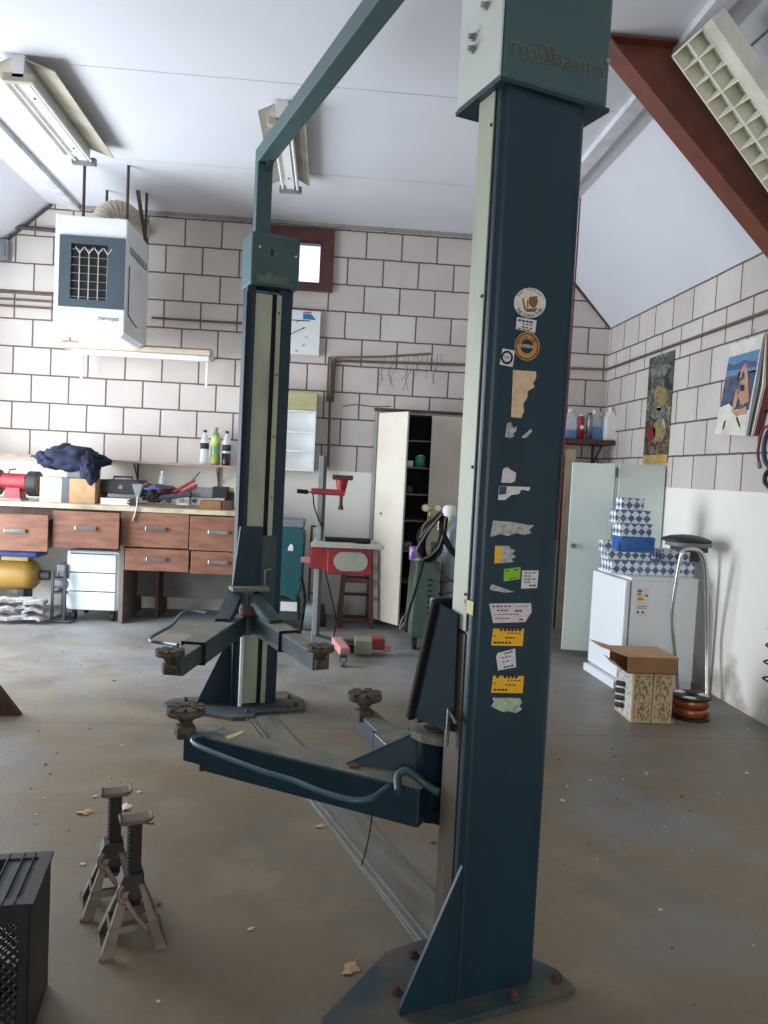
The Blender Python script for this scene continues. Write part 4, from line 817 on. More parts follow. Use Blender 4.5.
for q, nm in (((0, Ln, 0, .012, 0, H_), 'side_frame'), ((0, Ln, W_ - .012, W_, 0, H_), 'side_frame'), ((0, .012, 0, W_, 0, H_), 'end_frame'), ((Ln - .012, Ln, 0, W_, 0, H_), 'end_frame'), ((0, Ln, 0, W_, H_, H_ + .01), 'back_plate')):
    g = MB(); slab(g, *q); g.build(nm, 'louvre_white', lv)
g = MB(); slab(g, 0, Ln, W_, W_ + .085, 0, H_ + .01); g.build('side_gear_box', 'louvre_white', lv, bev=.005)
g = MB(); slab(g, .012, Ln - .012, W_ / 2 - .010, W_ / 2 + .010, 0.002, H_ - .002); g.build('centre_divider', 'louvre_white', lv)
n_ = 14
for k in range(1, n_):
    a = Ln * k / n_
    for c0, c1 in ((.013, W_ / 2 - .012), (W_ / 2 + .012, W_ - .013)):
        g = MB(); g.prism([lp(a - .004, c0, .002), lp(a + .004, c0, .002), lp(a + .018, c0, H_ - .004), lp(a - .018, c0, H_ - .004)], wdir * (c1 - c0)); g.build('louvre_blade', 'louvre_reflector', lv)
# rod that hangs the louvred lamp from the slope
for a in (.25, 1.2): g = MB(); p_ = lp(a, W_ * .6, H_ + .01); g.cyl(p_, p_ + nn * ((6.47 - (p_.x + p_.z)) / math.sqrt(2)), .008, n=8); g.build('hanger_rod', 'steel', lv)
# ================================================================== middle of the back wall
ck = thing('wall_clock', 'square white wall clock with a blue and red print beside the far lift column', 'clock', (-.33, 8.47, 2.84))
x0, x1, z0, z1 = rect(291, 311, 320, 355, 8.46)
x0 = x1 - .50
g = MB(); g.box((x0, 8.44, z0), (x1, 8.497, z1)); g.build('face', 'white_paint', ck, bev=.004)
mat('print_blue', (40, 130, 190), .5); mat('print_red', (176, 60, 66), .5)
F = lambda a, c: (x1 - (1 - a) * (x1 - x0), 8.438, z0 + c * (z1 - z0))
g = MB(); g.prism([F(.62, .80), F(.90, .80), F(.80, .93), F(.62, .93)], (0, .002, 0)); g.build('blue_print', 'print_blue', ck)
g = MB(); g.prism([F(.62, .945), F(.80, .945), F(.80, .975), F(.62, .975)], (0, .002, 0)); g.build('red_print', 'print_red', ck)
cc = Vector(F(.30, .40))
g = MB(); g.bar(cc, Vector(F(.66, .62)), .006, .012, up=(0, 1, 0)); g.build('hand', 'dark_grey', ck)
g = MB(); g.bar(cc, Vector(F(.12, .60)), .006, .014, up=(0, 1, 0)); g.build('hand', 'dark_grey', ck)
g = MB()
for k in range(12): a = 2 * PI * k / 12; c = cc + Vector((math.cos(a) * .19, -.001, math.sin(a) * .17)); g.bar(c, c + Vector((math.cos(a) * .022, 0, math.sin(a) * .022)), .003, .018, up=(0, 1, 0))
g.build('hour_marks', 'dark_grey', ck)
g = MB(); g.prism([F(.1, .76), F(.78, .76), F(.78, .78), F(.1, .78)], (0, .002, 0)); g.build('text_line', 'ink', ck)
# wall cabinet with open shelves
wc = thing('wall_cabinet', 'small white open wall shelf unit behind the far lift column', 'cabinet', (-.45, 8.35, 1.6))
x0, x1, z0, z1 = rect(250, 409, 315, 470, 8.28)
for q in (((x1 - .02, z0), (x1, z1)), ((x0, z0), (x0 + .02, z1))): g = MB(); g.box((q[0][0], 8.28, q[0][1]), (q[1][0], 8.495, q[1][1])); g.build('side_panel', 'white_paint', wc)
for k, z in enumerate((z0, z0 + .20, z0 + .40, z1 - .02)): g = MB(); g.box((x0 + .02, 8.28, z), (x1 - .02, 8.495, z + .018)); g.build('shelf', 'white_paint', wc)
g = MB(); g.box((x0, 8.485, z0), (x1, 8.496, z1)); g.build('back_panel', 'white_paint', wc)
g = MB(); g.box((x0 - .02, 8.26, z1 + .002), (x1 + .005, 8.495, z1 + .185)); single(g, 'storage_crate', mat('olive_yellow', (176, 174, 128), .7, c2=(150, 146, 104), scale=6), 'flat yellowish-green box on top of the open wall shelf', 'box', bev=.006)
# bent pipe bracket, hanging wires
g = MB(); g.tube([(.0, 8.44, 1.63), (-.02, 8.44, 2.72), (-.015, 8.43, 2.79), (.03, 8.40, 2.815), (.55, 8.30, 2.84), (1.03, 8.20, 2.885)], .014, 8)
single(g, 'hook_rail', 'conduit_brown', 'bent brown steel rod on blocks with a long horizontal arm', 'rail')
g = MB(); g.box((-.055, 8.47, 2.35), (.03, 8.495, 2.83)); single(g, 'rail_bracket', 'conduit_brown', 'narrow brown upright plate behind the bent steel rod', 'bracket')
mat('wire_green', (86, 108, 92), .7); rnd = random.Random(12)
for k in range(14):
    x = .52 + k * .048 + rnd.uniform(-.01, .01); y = 8.3 - (x - .55) * .2; z = 2.815 + (x - .55) * .09; L_ = rnd.uniform(.14, .38); dx = rnd.uniform(-.09, .06)
    g = MB(); g.tube([(x, y, z + .014), (x + dx * .3, y - .02, z - L_ * .3), (x + dx, y + .02, z - L_ * .65), (x + dx * .6 + rnd.uniform(-.04, .04), y, z - L_)], .0028, 5, 4)
    single(g, 'hanging_wire', 'wire_green' if k % 3 else 'conduit_brown', ('thin green-grey' if k % 3 else 'thin brown') + ' wire strand hanging from the arm of the bent steel rod', 'wire', group=('green' if k % 3 else 'brown') + ' wires on the steel rod')
# wardrobe
wr = thing('steel_wardrobe', 'tall cream steel cupboard with its left door half open', 'cupboard', (1.1, 8.2, 0))
wx0_, wx1_ = .485, 1.60; wy0, wy1 = 8.0, 8.48; wzt = 2.215
for nm, lo, hi in (('side_panel', (wx0_, wy0, .06), (wx0_ + .02, wy1, wzt)), ('side_panel', (wx1_ - .02, wy0, .06), (wx1_, wy1, wzt)), ('back_panel', (wx0_, wy1 - .01, .06), (wx1_, wy1, wzt)), ('top_panel', (wx0_, wy0, wzt), (wx1_, wy1, wzt + .02)), ('plinth', (wx0_, wy0 + .03, 0), (wx1_, wy1, .08))):
    g = MB(); g.box(lo, hi); g.build(nm, mat('grey_steel', (132, 132, 128), .6) if nm != 'plinth' else 'dark_grey', wr)
mat('shelf_grey', (112, 112, 106), .6)
for z in (.08, .45, .78, 1.10, 1.38, 1.66, 1.94): g = MB(); g.box((wx0_ + .02, wy0 + .04, z), (wx1_ - .02, wy1 - .01, z + .015)); g.build('shelf', 'shelf_grey', wr)
g = MB(); g.box((wx0_ + .021, wy1 - .02, .1), (wx1_ - .021, wy1 - .011, wzt)); g.box((wx0_ + .021, wy0 + .06, .1), (wx0_ + .026, wy1 - .02, wzt)); g.build('inner_shade_sheet', 'dark_gap', wr)  # near-black sheets put the shade inside the cupboard into colour
xm = at(431, 440, 8.0).x
g = MB(); g.box((xm, wy0 - .022, .08), (wx1_, wy0 - .001, wzt)); dr = g.build('door', 'cream_steel', wr, bev=.004)
h = Vector((.50, 7.985, 0)); e_ = Vector((.762, 7.60, 0)); dv = e_ - h; nv = Vector((-dv.y, dv.x, 0)).normalized() * .022
g = MB(); g.prism([h + Vector((0, 0, .08)), e_ + Vector((0, 0, .08)), e_ + nv + Vector((0, 0, .08)), h + nv + Vector((0, 0, .08))], (0, 0, wzt - .08)); dr = g.build('door', 'cream_steel', wr, bev=.003)
g = MB(); p_ = h + dv * .25; g.cyl(p_ + Vector((0, 0, 1.18)) - nv * .02, p_ + Vector((0, 0, 1.18)) - nv * .8, .012, n=10); g.build('lock', 'steel', dr)
g = MB(); g.box((wx0_ - .03, wy0 + .02, wzt + .021), (wx1_ + .1, wy0 + .09, wzt + .055)); single(g, 'wooden_batten', 'rust', 'reddish-brown batten lying along the top of the cream cupboard', 'batten')
g = MB(); g.tube([(.12, 8.05, wzt + .05), (.25, 8.04, wzt + .075), (.45, 8.03, wzt + .065), (.62, 8.0, wzt + .075)], .007, 6, 4); single(g, 'bent_rod', 'conduit_brown', 'thin bent brown rod sticking out left from the cupboard top', 'rod')
def can(name, label, cat, x, y, z, r, h_, m, capm=None, group=None):
    t = thing(name, label, cat, (x, y, z), group=group); g = MB(); g.lathe([(0, 0), (r, 0), (r, h_ * .86), (r * .75, h_ * .93), (0, h_ * .93)], (x, y, z + .001), n=16); g.build('body', m, t)
    g = MB(); g.cyl((x, y, z + h_ * .93), (x, y, z + h_), r * .6, n=12); g.build('cap', capm or 'white_paint', t); return t
can('paint_can', 'teal can on the third open shelf of the cream cupboard', 'can', .97, 8.12, 1.955 - .28 + .0, .055, .13, mat('can_teal', (60, 150, 130), .5))
can('paint_can', 'small white and red can beside the teal can', 'can', .86, 8.12, 1.675, .035, .07, 'white_paint', 'red_paint')
can('paint_can', 'small dark can on the shelf below the teal can', 'can', .87, 8.12, 1.395, .04, .08, 'dark_wood', 'dark_grey')
can('paint_can', 'grey can on a low shelf of the cream cupboard', 'can', .88, 8.12, .795, .045, .09, 'grey_plastic', 'grey_plastic')
# ------------------------------------------------------------------ tall-pole machine
mc = thing('tyre_machine', 'red tyre-fitting machine with a tall grey pole and pale table top', 'machine', (.2, 7.0, 0))
py0 = 7.1
pb, pt_ = at(316, 641, py0), at(324, 456, py0); pb.z = 0
g = MB(); g.box((pb.x - .045, py0 - .02, 0), (pb.x + .0, py0 + .05, pt_.z)); g.build('pole', mat('pole_grey', (156, 160, 162), .6), mc, bev=.003)
g = MB(); g.box((pb.x + .0, py0 - .025, .0), (pb.x + .028, py0 + .04, pt_.z)); g.build('slide_bar', 'dark_grey', mc)
HP = lambda px, py, dy=0: at(px, py, py0 + dy)
g = MB(); g.bar(HP(311, 491), HP(345, 493), .07, .055); g.build('arm', 'red_paint', mc, bev=.012)
g = MB(); g.cyl(HP(297, 491), HP(308, 492), .02, n=12); g.build('handle', 'black_rubber', mc)
g = MB(); g.cyl(HP(307, 492), HP(314, 492), .01, n=8); g.build('handle_stem', 'steel', mc)
g = MB(); c = HP(342, 480); g.cyl(c, c + Vector((0, 0, -.05)), .06, .05, n=16); g.cyl(c - Vector((0, 0, .05)), c - Vector((0, 0, .14)), .05, .028, n=16); g.build('head', 'red_paint', mc)
g = MB(); g.cyl(c - Vector((0, 0, .14)), c - Vector((0, 0, .27)), .016, n=10); g.cyl(c - Vector((0, 0, .24)), c - Vector((0, 0, .275)), .024, n=10); g.build('mount_tool', 'rust', mc)
g = MB(); g.box((c.x - .09, py0 - .03, c.z), (c.x + .10, py0 + .03, c.z + .045)); g.build('head_plate', 'rust', mc, bev=.006)
g = MB(); g.tube([HP(313, 494, -.03), HP(314, 505, -.04), HP(317, 515, -.03), HP(322, 527, -.03)], .006, 6, 4); g.build('hose', 'black_rubber', mc)
x0, x1, z0, z1 = rect(311, 543, 384, 550, 6.9)
g = MB(); g.prism([(x0, 6.86, z1 - .045), (x1, 6.86, z1 - .045), (x1 - .04, 7.35, z1 - .045), (x0 + .03, 7.35, z1 - .045)], (0, 0, .04)); g.build('table_top', mat('table_pale', (182, 186, 174), .6, c2=(150, 150, 136), scale=8), mc, bev=.004)
zt_ = z1 - .046
x0, x1, z0, z1 = rect(327, 550, 372, 575, 6.9)
g = MB(); g.box((x0, 6.9, z0), (x1, 7.25, zt_)); g.build('control_box', 'red_paint', mc, bev=.01)
g = MB(); n_ = 10; cx_, cz_, a_, b__ = (x0 + x1) / 2 + .01, (z0 + zt_) / 2, (x1 - x0) * .38, (zt_ - z0) * .36
pts = [(cx_ + (a_ - b__) * (1 if math.cos(2 * PI * k / 28) > 0 else -1) + math.cos(2 * PI * k / 28) * b__, 6.893, cz_ + math.sin(2 * PI * k / 28) * b__) for k in range(28)]
g.prism(pts, (0, .006, 0)); g.build('control_plate', mat('plate_sage', (150, 158, 140), .6, c2=(176, 180, 166), scale=12), mc)
x2, x3, z2, z3 = rect(310, 550, 327, 569, 6.95); g = MB(); g.box((x2, 6.95, z2), (x3 + .02, 7.15, zt_)); g.build('side_box', 'red_paint', mc, bev=.006)
x2, x3, z2, z3 = rect(304, 558, 311, 563, 6.95); g = MB(); g.box((x2 - .03, 6.98, z2), (x3 + .02, 7.03, z3)); g.build('lever', 'pink_paint', mc)
g = MB(); g.tube([at(325, 570, 6.95), at(332, 600, 6.9), at(336, 622, 6.88), at(333, 640, 6.9)], .006, 6, 5); g.build('cable', 'black_rubber', mc)
# low base with caster that carries the pole
P0 = lambda px, py: atZ(px, py, .10)
g = MB(); g.bar((pb.x, py0, .04), (.28, 6.72, .04), .10, .06); g.bar((.1, 6.9, .04), (.58, 6.95, .04), .08, .06); g.build('base_frame', 'dark_grey', mc)
a, c = Vector((.14, 6.75, .10)), Vector((.21, 6.32, .10)); g = MB(); g.bar(a, c, .085, .07); g.build('outrigger', 'pink_paint', mc, bev=.008)
g = MB(); g.cyl((.175, 6.24, .04), (.215, 6.24, .04), .04, n=18); g.build('castor_wheel', 'grey_plastic', mc); g = MB(); g.box((.165, 6.22, .04), (.225, 6.27, .10)); g.build('castor_fork', 'dark_grey', mc)
g = MB(); g.box((.30, 6.55, .03), (.45, 6.75, .15)); g.build('motor_block', mat('khaki_block', (136, 138, 112), .6), mc, bev=.006)
g = MB(); g.box((.45, 6.6, .06), (.56, 6.75, .16)); g.build('foot_pedal', 'red_paint', mc, bev=.006); g = MB(); g.box((.55, 6.62, .04), (.62, 6.70, .09)); g.build('pedal_tip', 'pink_paint', mc)
g = MB(); g.box((.27, 6.92, zt_ + .042), (.40, 7.0, zt_ + .066)); g.box((-.0, 7.0, zt_ + .042), (.42, 7.15, zt_ + .075)); single(g, 'rubber_tray', 'black_rubber', 'shallow black tray lying on the pale machine table', 'tray', bev=.006)
# stool
st = thing('wooden_stool', 'brown wooden stool with crossbars standing behind the red machine', 'stool', (.34, 7.95, 0))
mat('stool_brown', (96, 56, 46), .5, c2=(74, 42, 36), scale=8)
g = MB(); g.box((.20, 7.82, .80), (.50, 8.12, .835)); g.build('seat', 'stool_brown', st, bev=.006)
for sx, xt, xb_ in ((-1, .225, .185), (1, .475, .515)):
    for yt, yb_ in ((7.84, 7.80), (8.10, 8.14)): g = MB(); g.bar((xb_, yb_, 0), (xt, yt, .80), .042, .032); g.build('leg', 'stool_brown', st)
for z, w_ in ((.06, .155), (.48, .14), (.62, .135), (.30, .148)):
    if z != .30: g = MB(); g.box((.35 - w_, 7.815, z - .015), (.35 + w_, 7.835, z + .015)); g.build('rung', 'stool_brown', st)
    g = MB(); g.box((.35 - w_, 8.105, z - .015), (.35 + w_, 8.125, z + .015)); g.build('rung', 'stool_brown', st)
    for s in (-1, 1): g = MB(); g.box((.35 + s * w_ - .01, 7.83, z - .015), (.35 + s * w_ + .01, 8.11, z + .015)); g.build('rung', 'stool_brown', st)
# teal machine and frame behind the far column
tm = thing('washer_machine', 'dark teal upright machine on wheels partly hidden by the far column', 'machine', (-.42, 7.6, 0))
mat('deep_teal', (22, 84, 88), .45, c2=(16, 64, 70), scale=4)
xr_ = at(303, 560, 7.5).x
g = MB(); g.prism([(xr_ - .48, 7.5, .52), (xr_ - .05, 7.5, .30), (xr_, 7.5, .45), (xr_ + .01, 7.5, .95), (xr_ - .02, 7.5, 1.02), (xr_ - .48, 7.5, 1.02)], (0, .4, 0)); g.build('housing', 'deep_teal', tm, bev=.015)
g = MB(); g.box((xr_ - .46, 7.52, 1.021), (xr_ - .0, 7.88, 1.10)); g.build('lid', 'grey_plastic', tm, bev=.015)
g = MB(); g.box((xr_ - .44, 7.55, .10), (xr_ - .02, 7.85, .30)); g.build('base', 'dark_grey', tm, bev=.01)
g = MB(); g.box((xr_ - .2, 7.535, .20), (xr_ - .04, 7.549, .29)); g.build('rating_plate', 'white_paint', tm)
g = MB(); g.cyl((xr_ + .03, 7.65, .14), (xr_ + .11, 7.65, .14), .14, n=24); g.build('wheel', mat('wheel_grey', (148, 156, 162), .6), tm)
g = MB(); g.cyl((xr_ - .45, 7.65, .14), (xr_ - .38, 7.65, .14), .14, n=24); g.build('wheel', 'wheel_grey', tm)
g = MB(); g.tube([(xr_ - .01, 7.48, .55), (xr_ + .03, 7.46, .35), (xr_ + .02, 7.42, .15), (xr_ + .0, 7.40, .012)], .018, 8, 4); g.build('hose', 'black_rubber', tm)
g = MB(); g.prism([(xr_ - .15, 7.492, .80), (xr_ - .10, 7.492, .80), (xr_ - .10, 7.492, .85), (xr_ - .125, 7.492, .87), (xr_ - .15, 7.492, .83)], (0, .006, 0)); g.build('emblem', 'white_paint', tm)
fr = thing('hand_truck', 'narrow dark metal frame with small boxes beside the teal machine', 'hand truck', (-.1, 7.98, 0))
for x in (-.14, -.04): g = MB(); g.box((x - .012, 8.0, 0), (x + .012, 8.02, 1.02)); g.build('upright', 'conduit_brown', fr)
for z in (.3, .6, .85, 1.0): g = MB(); g.box((-.14, 8.0, z), (-.04, 8.02, z + .02)); g.build('crossbar', 'conduit_brown', fr)
for z, s in ((.61, .09), (.74, .06)): g = MB(); g.box((-.128, 7.94, z + .02), (-.052, 7.998, z + .02 + s)); g.build('holder', 'aged_cream', fr, bev=.004)
g = MB(); g.lathe([(0, 0), (.05, 0), (.055, .06), (.04, .14), (.025, .22), (0, .24)], (.0, 7.85, 0), n=14); single(g, 'clay_pot', 'rust', 'small brown pot on the floor beside the teal machine', 'pot')
# ------------------------------------------------------------------ welding cart
wt = thing('welding_cart', 'green welding cart with a grey gas cylinder and coiled black hoses', 'welding cart', (1.0, 7.0, 0))
x0, x1, z0, z1 = rect(412, 562, 436, 645, 6.85)
g = MB(); g.prism([(x0, 6.85, .13), (x1 + .02, 6.85, .10), (x1 + .02, 6.85, z1), (x0 + .03, 6.85, z1)], (0, .55, 0)); g.build('cabinet', 'green_paint', wt, bev=.008)
g = MB(); 
for k in range(8): g.box((x1 - .085, 6.842, .30 + k * .05), (x1 - .045, 6.85, .315 + k * .05))
g.build('vent_slots', 'dark_gap', wt)
for x, y in ((x0 + .05, 6.95), (x1 + .0, 6.80), (x1 + .0, 7.3)): g = MB(); g.cyl((x - .018, y, .06), (x + .018, y, .06), .06, n=18); g.box((x - .024, y - .015, .06), (x + .024, y + .015, .13)); g.build('castor', 'black_plastic', wt)
cx_ = at(453, 590, 7.0).x
g = MB(); g.box((x1, 6.9, .10), (cx_ + .17, 7.25, .13)); g.build('platform', 'green_paint', wt)
g = MB(); g.lathe([(0, 0), (.10, 0), (.115, .02), (.115, .86), (.10, .95), (.06, 1.02), (.035, 1.05), (.035, 1.10), (0, 1.10)], (cx_, 7.05, .131), n=28); g.build('gas_cylinder', mat('cylinder_grey', (150, 160, 170), .35, .2, c2=(126, 134, 142), scale=5), wt)
for z in (.55, .66): g = MB(); g.tube([(cx_ + .123 * math.cos(t * PI / 12), 7.05 + .123 * math.sin(t * PI / 12), z + .05 * math.cos(t * PI / 12)) for t in range(25)], .005, 6); g.build('retaining_chain', 'rust', wt)
mat('brass', (176, 140, 92), .4, .6)
for px, py in ((426, 508), (438, 508)): c = at(px, py, 6.95); g = MB(); g.cyl(c, c + Vector((0, .03, 0)), .036, n=20); g.build('gauge', 'brass', wt); g = MB(); g.cyl(c + Vector((0, -.002, 0)), c, .028, n=20); g.build('gauge_face', 'st_cream', wt)
c = at(430, 517, 6.97); g = MB(); g.cyl(c + Vector((-.02, 0, 0)), c + Vector((.14, 0, 0)), .016, n=10); g.cyl(c, c + Vector((0, 0, .07)), .01, n=8); g.cyl(c + Vector((.1, 0, 0)), c + Vector((.1, 0, .07)), .01, n=8); g.cyl(c + Vector((.10, .05, -.12)), c + Vector((.10, .05, .02)), .02, n=10); g.build('regulator', 'brass', wt)
rnd = random.Random(3)
for k in range(14):
    s = k / 13; pts = []
    for px, py in ((443 - s * 4, 514), (434 - s * 8, 524), (424 - s * 5, 538), (419 + s * 4, 550), (424 + s * 8, 560), (434 + s * 6, 550), (441 + s * 2, 535), (445, 518)):
        pts.append(at(px + rnd.uniform(-2.6, 2.6), py + rnd.uniform(-2, 2), 6.76 + .012 * k))
    g = MB(); g.tube(pts, .0095, 6, 4); g.build('coiled_hose', 'black_rubber' if k % 5 else mat('grey_cable', (96, 96, 88), .6), wt)
g = MB(); g.tube([at(443, 516, 6.8), at(442, 530, 6.78), at(450, 548, 6.78), at(460, 558, 6.78)], .030, 8, 5); g.build('thick_hose', 'black_rubber', wt)
g = MB(); g.tube([at(424, 560, 6.78), at(420, 575, 6.74), at(414, 595, 6.72), at(408, 615, 6.70), at(406, 632, 6.70)], .012, 8, 5); g.build('hanging_cable', 'black_rubber', wt)
g = MB(); g.tube([at(430, 555, 6.80), at(440, 572, 6.8), at(450, 580, 6.85), at(458, 584, 6.9)], .008, 8, 5); g.build('copper_lead', 'rust', wt)
g = MB(); g.tube([at(408, 612, 6.75), at(402, 620, 6.72), at(400, 630, 6.72), at(405, 622, 6.7)], .010, 8, 5); g.build('loose_end', 'grey_cable', wt)
c = at(416, 562, 6.80); bg_ = thing('cleaning_cloth_pack', 'purple and white plastic pack standing on the green welding cart', 'pack', (c.x, 6.9, z1))
x0b, x1b, z0b, z1b = rect(410, 547, 422, 563, 6.88); g = MB(); g.box((x0b, 6.87, z1 + .003), (x1b, 6.97, z1b)); g.build('body', mat('purple_pack', (140, 90, 180), .5, c2=(210, 200, 226), scale=20, amt=1, lo=.5, hi=.56), bg_, bev=.015)
# ------------------------------------------------------------------ spray bottle on the cylinder trolley
c = at(451, 535, 7.25); t_ = thing('spray_bottle', 'green bottle with a white top on a stand behind the gas cylinder', 'bottle', (c.x, 7.42, .94))
g = MB(); g.lathe([(0, 0), (.075, 0), (.08, .02), (.08, .16), (.05, .21), (.035, .22), (0, .22)], (c.x, 7.42, .941), n=20); g.build('body', mat('spray_green', (110, 190, 70), .4), t_)
g = MB(); g.lathe([(.04, .21), (.065, .23), (.068, .34), (.05, .37), (0, .38)], (c.x, 7.42, .941), n=20); g.build('white_top', 'white_paint', t_)
g = MB(); g.box((c.x - .15, 7.30, .90), (c.x + .2, 7.55, .94)); 
for dx in (-.13, .18):
    for y in (7.31, 7.54): g.box((c.x + dx - .012, y - .012, 0), (c.x + dx + .012, y + .012, .90))
tb = thing('steel_stand', 'dark steel stand behind the welding cart', 'stand', (c.x, 7.42, 0)); g.build('frame', 'dark_grey', tb)
# ================================================================== right-hand corner
cs = thing('corner_shelf', 'brown corner shelf holding cans and jugs above the teal cabinet', 'shelf', (2.75, 8.25, 2.06))
zs = 2.065
g = MB(); g.box((2.05, 8.10, zs - .05), (XR - .01, 8.495, zs)); g.build('board', 'dark_wood', cs, bev=.003)
for x in (2.3, 2.95): g = MB(); g.box((x - .01, 8.47, zs - .3), (x + .01, 8.495, zs - .05)); g.bar((x, 8.485, zs - .28), (x, 8.2, zs - .06), .015, .015); g.build('bracket', 'dark_grey', cs)
def jug(x, label, m, liq, h_, w_, group=None, y=8.28):
    t = thing('jug', label, 'jug', (x, y, zs), group=group)
    g = MB(); z = zs + .001; g.prism([(x - w_, y - .06, z), (x + w_, y - .06, z), (x + w_, y - .06, z + h_ * .62), (x + w_ * .25, y - .06, z + h_ * .88), (x - w_ * .45, y - .06, z + h_ * .88), (x - w_, y - .06, z + h_ * .66)], (0, .12, 0)); g.build('body', m, t, bev=.015, seg=3)
    g = MB(); g.cyl((x - w_ * .1, y, z + h_ * .88), (x - w_ * .1, y, z + h_), .022, n=14); g.build('cap', 'white_paint', t)
    g = MB(); g.tube([(x + w_ * .2, y, z + h_ * .84), (x + w_ * .9, y, z + h_ * .92), (x + w_ * 1.05, y, z + h_ * .7), (x + w_ * .9, y, z + h_ * .5)], .012, 8, 4); g.build('handle', m, t)
    if liq: g = MB(); g.box((x - w_ - .001, y - .061, z + .001), (x + w_ + .001, y + .061, z + h_ * liq)); g.build('liquid', 'blue_liquid', t, bev=.015, seg=3)
xx = lambda px: at(px, 425, 8.25).x
jug(xx(571), 'clear jug half full of blue liquid beside the lift column', 'clear_plastic', .34, .33, .068)
jug(xx(595.5), 'clear jug of blue liquid between silver can and white jug', 'clear_plastic', .48, .33, .066)
jug(xx(608.5), 'opaque white jug at the right end of the corner shelf', 'white_paint', None, .36, .068, y=8.20)
t_ = can('spray_can', 'red aerosol can with a white round label on the corner shelf', 'spray can', xx(579.5), 8.20, zs, .036, .27, 'red_paint', 'white_paint')
g = MB(); g.cyl((xx(579.5), 8.164, zs + .13), (xx(579.5), 8.160, zs + .13), .022, n=16); g.build('round_label', 'white_paint', t_)
can('spray_can', 'silver aerosol can standing just right of the red one', 'spray can', xx(588), 8.20, zs, .034, .29, 'steel', 'dark_grey')
# beige upright and things behind it
g = MB(); x0, x1, z0, z1 = rect(559, 452, 566, 655, 8.2); xw = at(562, 550, 8.2).x; g.box((xw - .06, 8.05, 0), (xw + .04, 8.09, 1.95)); single(g, 'beige_board', mat('beige_board', (176, 160, 136), .7), 'tall narrow beige board leaning on the wall behind the open teal door', 'board')
cb2 = thing('dark_rack', 'dark rack behind the open door of the pale cabinet', 'rack', (2.5, 8.3, 0))
g = MB(); g.box((2.40, 8.16, 0), (3.0, 8.45, .30)); g.box((2.42, 8.16, .301), (3.0, 8.44, 1.7)); g.build('body', 'dark_wood', cb2)
g = MB(); g.box((2.44, 8.15, 1.15), (2.54, 8.159, 1.25)); g.build('red_tag', 'red_paint', cb2)
# pale teal steel cabinet
tc_ = thing('steel_cabinet', 'pale teal two-door steel cabinet with the left door swung open', 'cabinet', (2.87, 7.03, 0))
zt2 = 1.79
g = MB(); g.box((2.60, 6.82, .05), (XR - .012, 7.24, zt2)); g.build('carcass', 'teal_steel', tc_, bev=.004)
g = MB(); g.box((2.625, 6.798, .07), (XR - .016, 6.819, zt2 - .01)); g.build('door', 'teal_steel', tc_, bev=.003)
g = MB(); a = Vector((2.59, 6.805, .06)); c = Vector((2.215, 6.87, .06)); g.prism([a, c, c + Vector((0, .022, 0)), a + Vector((0, .022, 0))], (0, 0, zt2 - .07)); d2 = g.build('door', 'teal_steel', tc_, bev=.003)
kx = at(574, 546, 6.83); g = MB(); g.cyl((kx.x, 6.855, kx.z), (kx.x, 6.825, kx.z), .022, n=16); g.build('knob', 'steel', d2)
g = MB(); g.cyl((2.60, 6.79, 1.66), (2.60, 6.79, 1.75), .010, n=8); g.cyl((2.60, 6.79, .2), (2.60, 6.79, .3), .010, n=8); g.build('hinge', 'dark_grey', tc_)
for x in (2.64, 3.03):
    for y in (6.85, 7.20): g = MB(); g.box((x - .02, y - .02, 0), (x + .02, y + .02, .05)); g.build('foot', 'dark_grey', tc_)
# fridge
fg = thing('fridge', 'small white undercounter fridge stacked with blue-checked boxes', 'fridge', (2.72, 6.3, 0))
T = Matrix.Translation((2.355, 5.80, 0)) @ Matrix.Rotation(R(4), 4, 'Z')
mat('fridge_white', (232, 236, 240), .35, c2=(222, 228, 232), scale=3)
g = MB(); g.box((.045, 0, .06), (.60, .62, .86), T); g.build('body', 'fridge_white', fg, bev=.006)
g = MB(); g.box((-.01, .0, .07), (.035, .62, .855), T); g.build('door', 'fridge_white', fg, bev=.012)
g = MB(); g.box((.034, .006, .07), (.046, .614, .855), T); g.build('gasket', 'grey_plastic', fg)
g = MB(); g.box((-.05, .01, .0), (.60, .60, .06), T); g.build('plinth', 'fridge_white', fg)
g = MB(); g.box((.035, -.004, .86), (.60, .62, .882), T); g.build('top', 'fridge_white', fg, bev=.004)
el = MB(); 
def fq(x0, x1, z0, z1, k, m_): el.mi_(m_); el.box((x0, -.0012 - .0006 * k, z0), (x1, -.0006 * k - .0002, z1), T)
fq(.085, .19, .58, .80, 0, 0); fq(.095, .13, .77, .785, 1, 1); fq(.095, .125, .745, .765, 1, 2); fq(.095, .137, .725, .743, 1, 3); fq(.095, .147, .705, .722, 1, 4); fq(.16, .18, .735, .75, 1, 5); fq(.10, .115, .60, .62, 1, 5); fq(.14, .155, .60, .62, 1, 5); fq(.10, .18, .655, .66, 1, 5); fq(.10, .17, .64, .644, 1, 5)
el.build('energy_label', ['paper', mat('lab_blue', (40, 80, 160), .6), mat('lab_green', (90, 170, 70), .6), mat('lab_yellow', (230, 200, 50), .6), mat('lab_orange', (226, 120, 40), .6), 'ink'], fg)
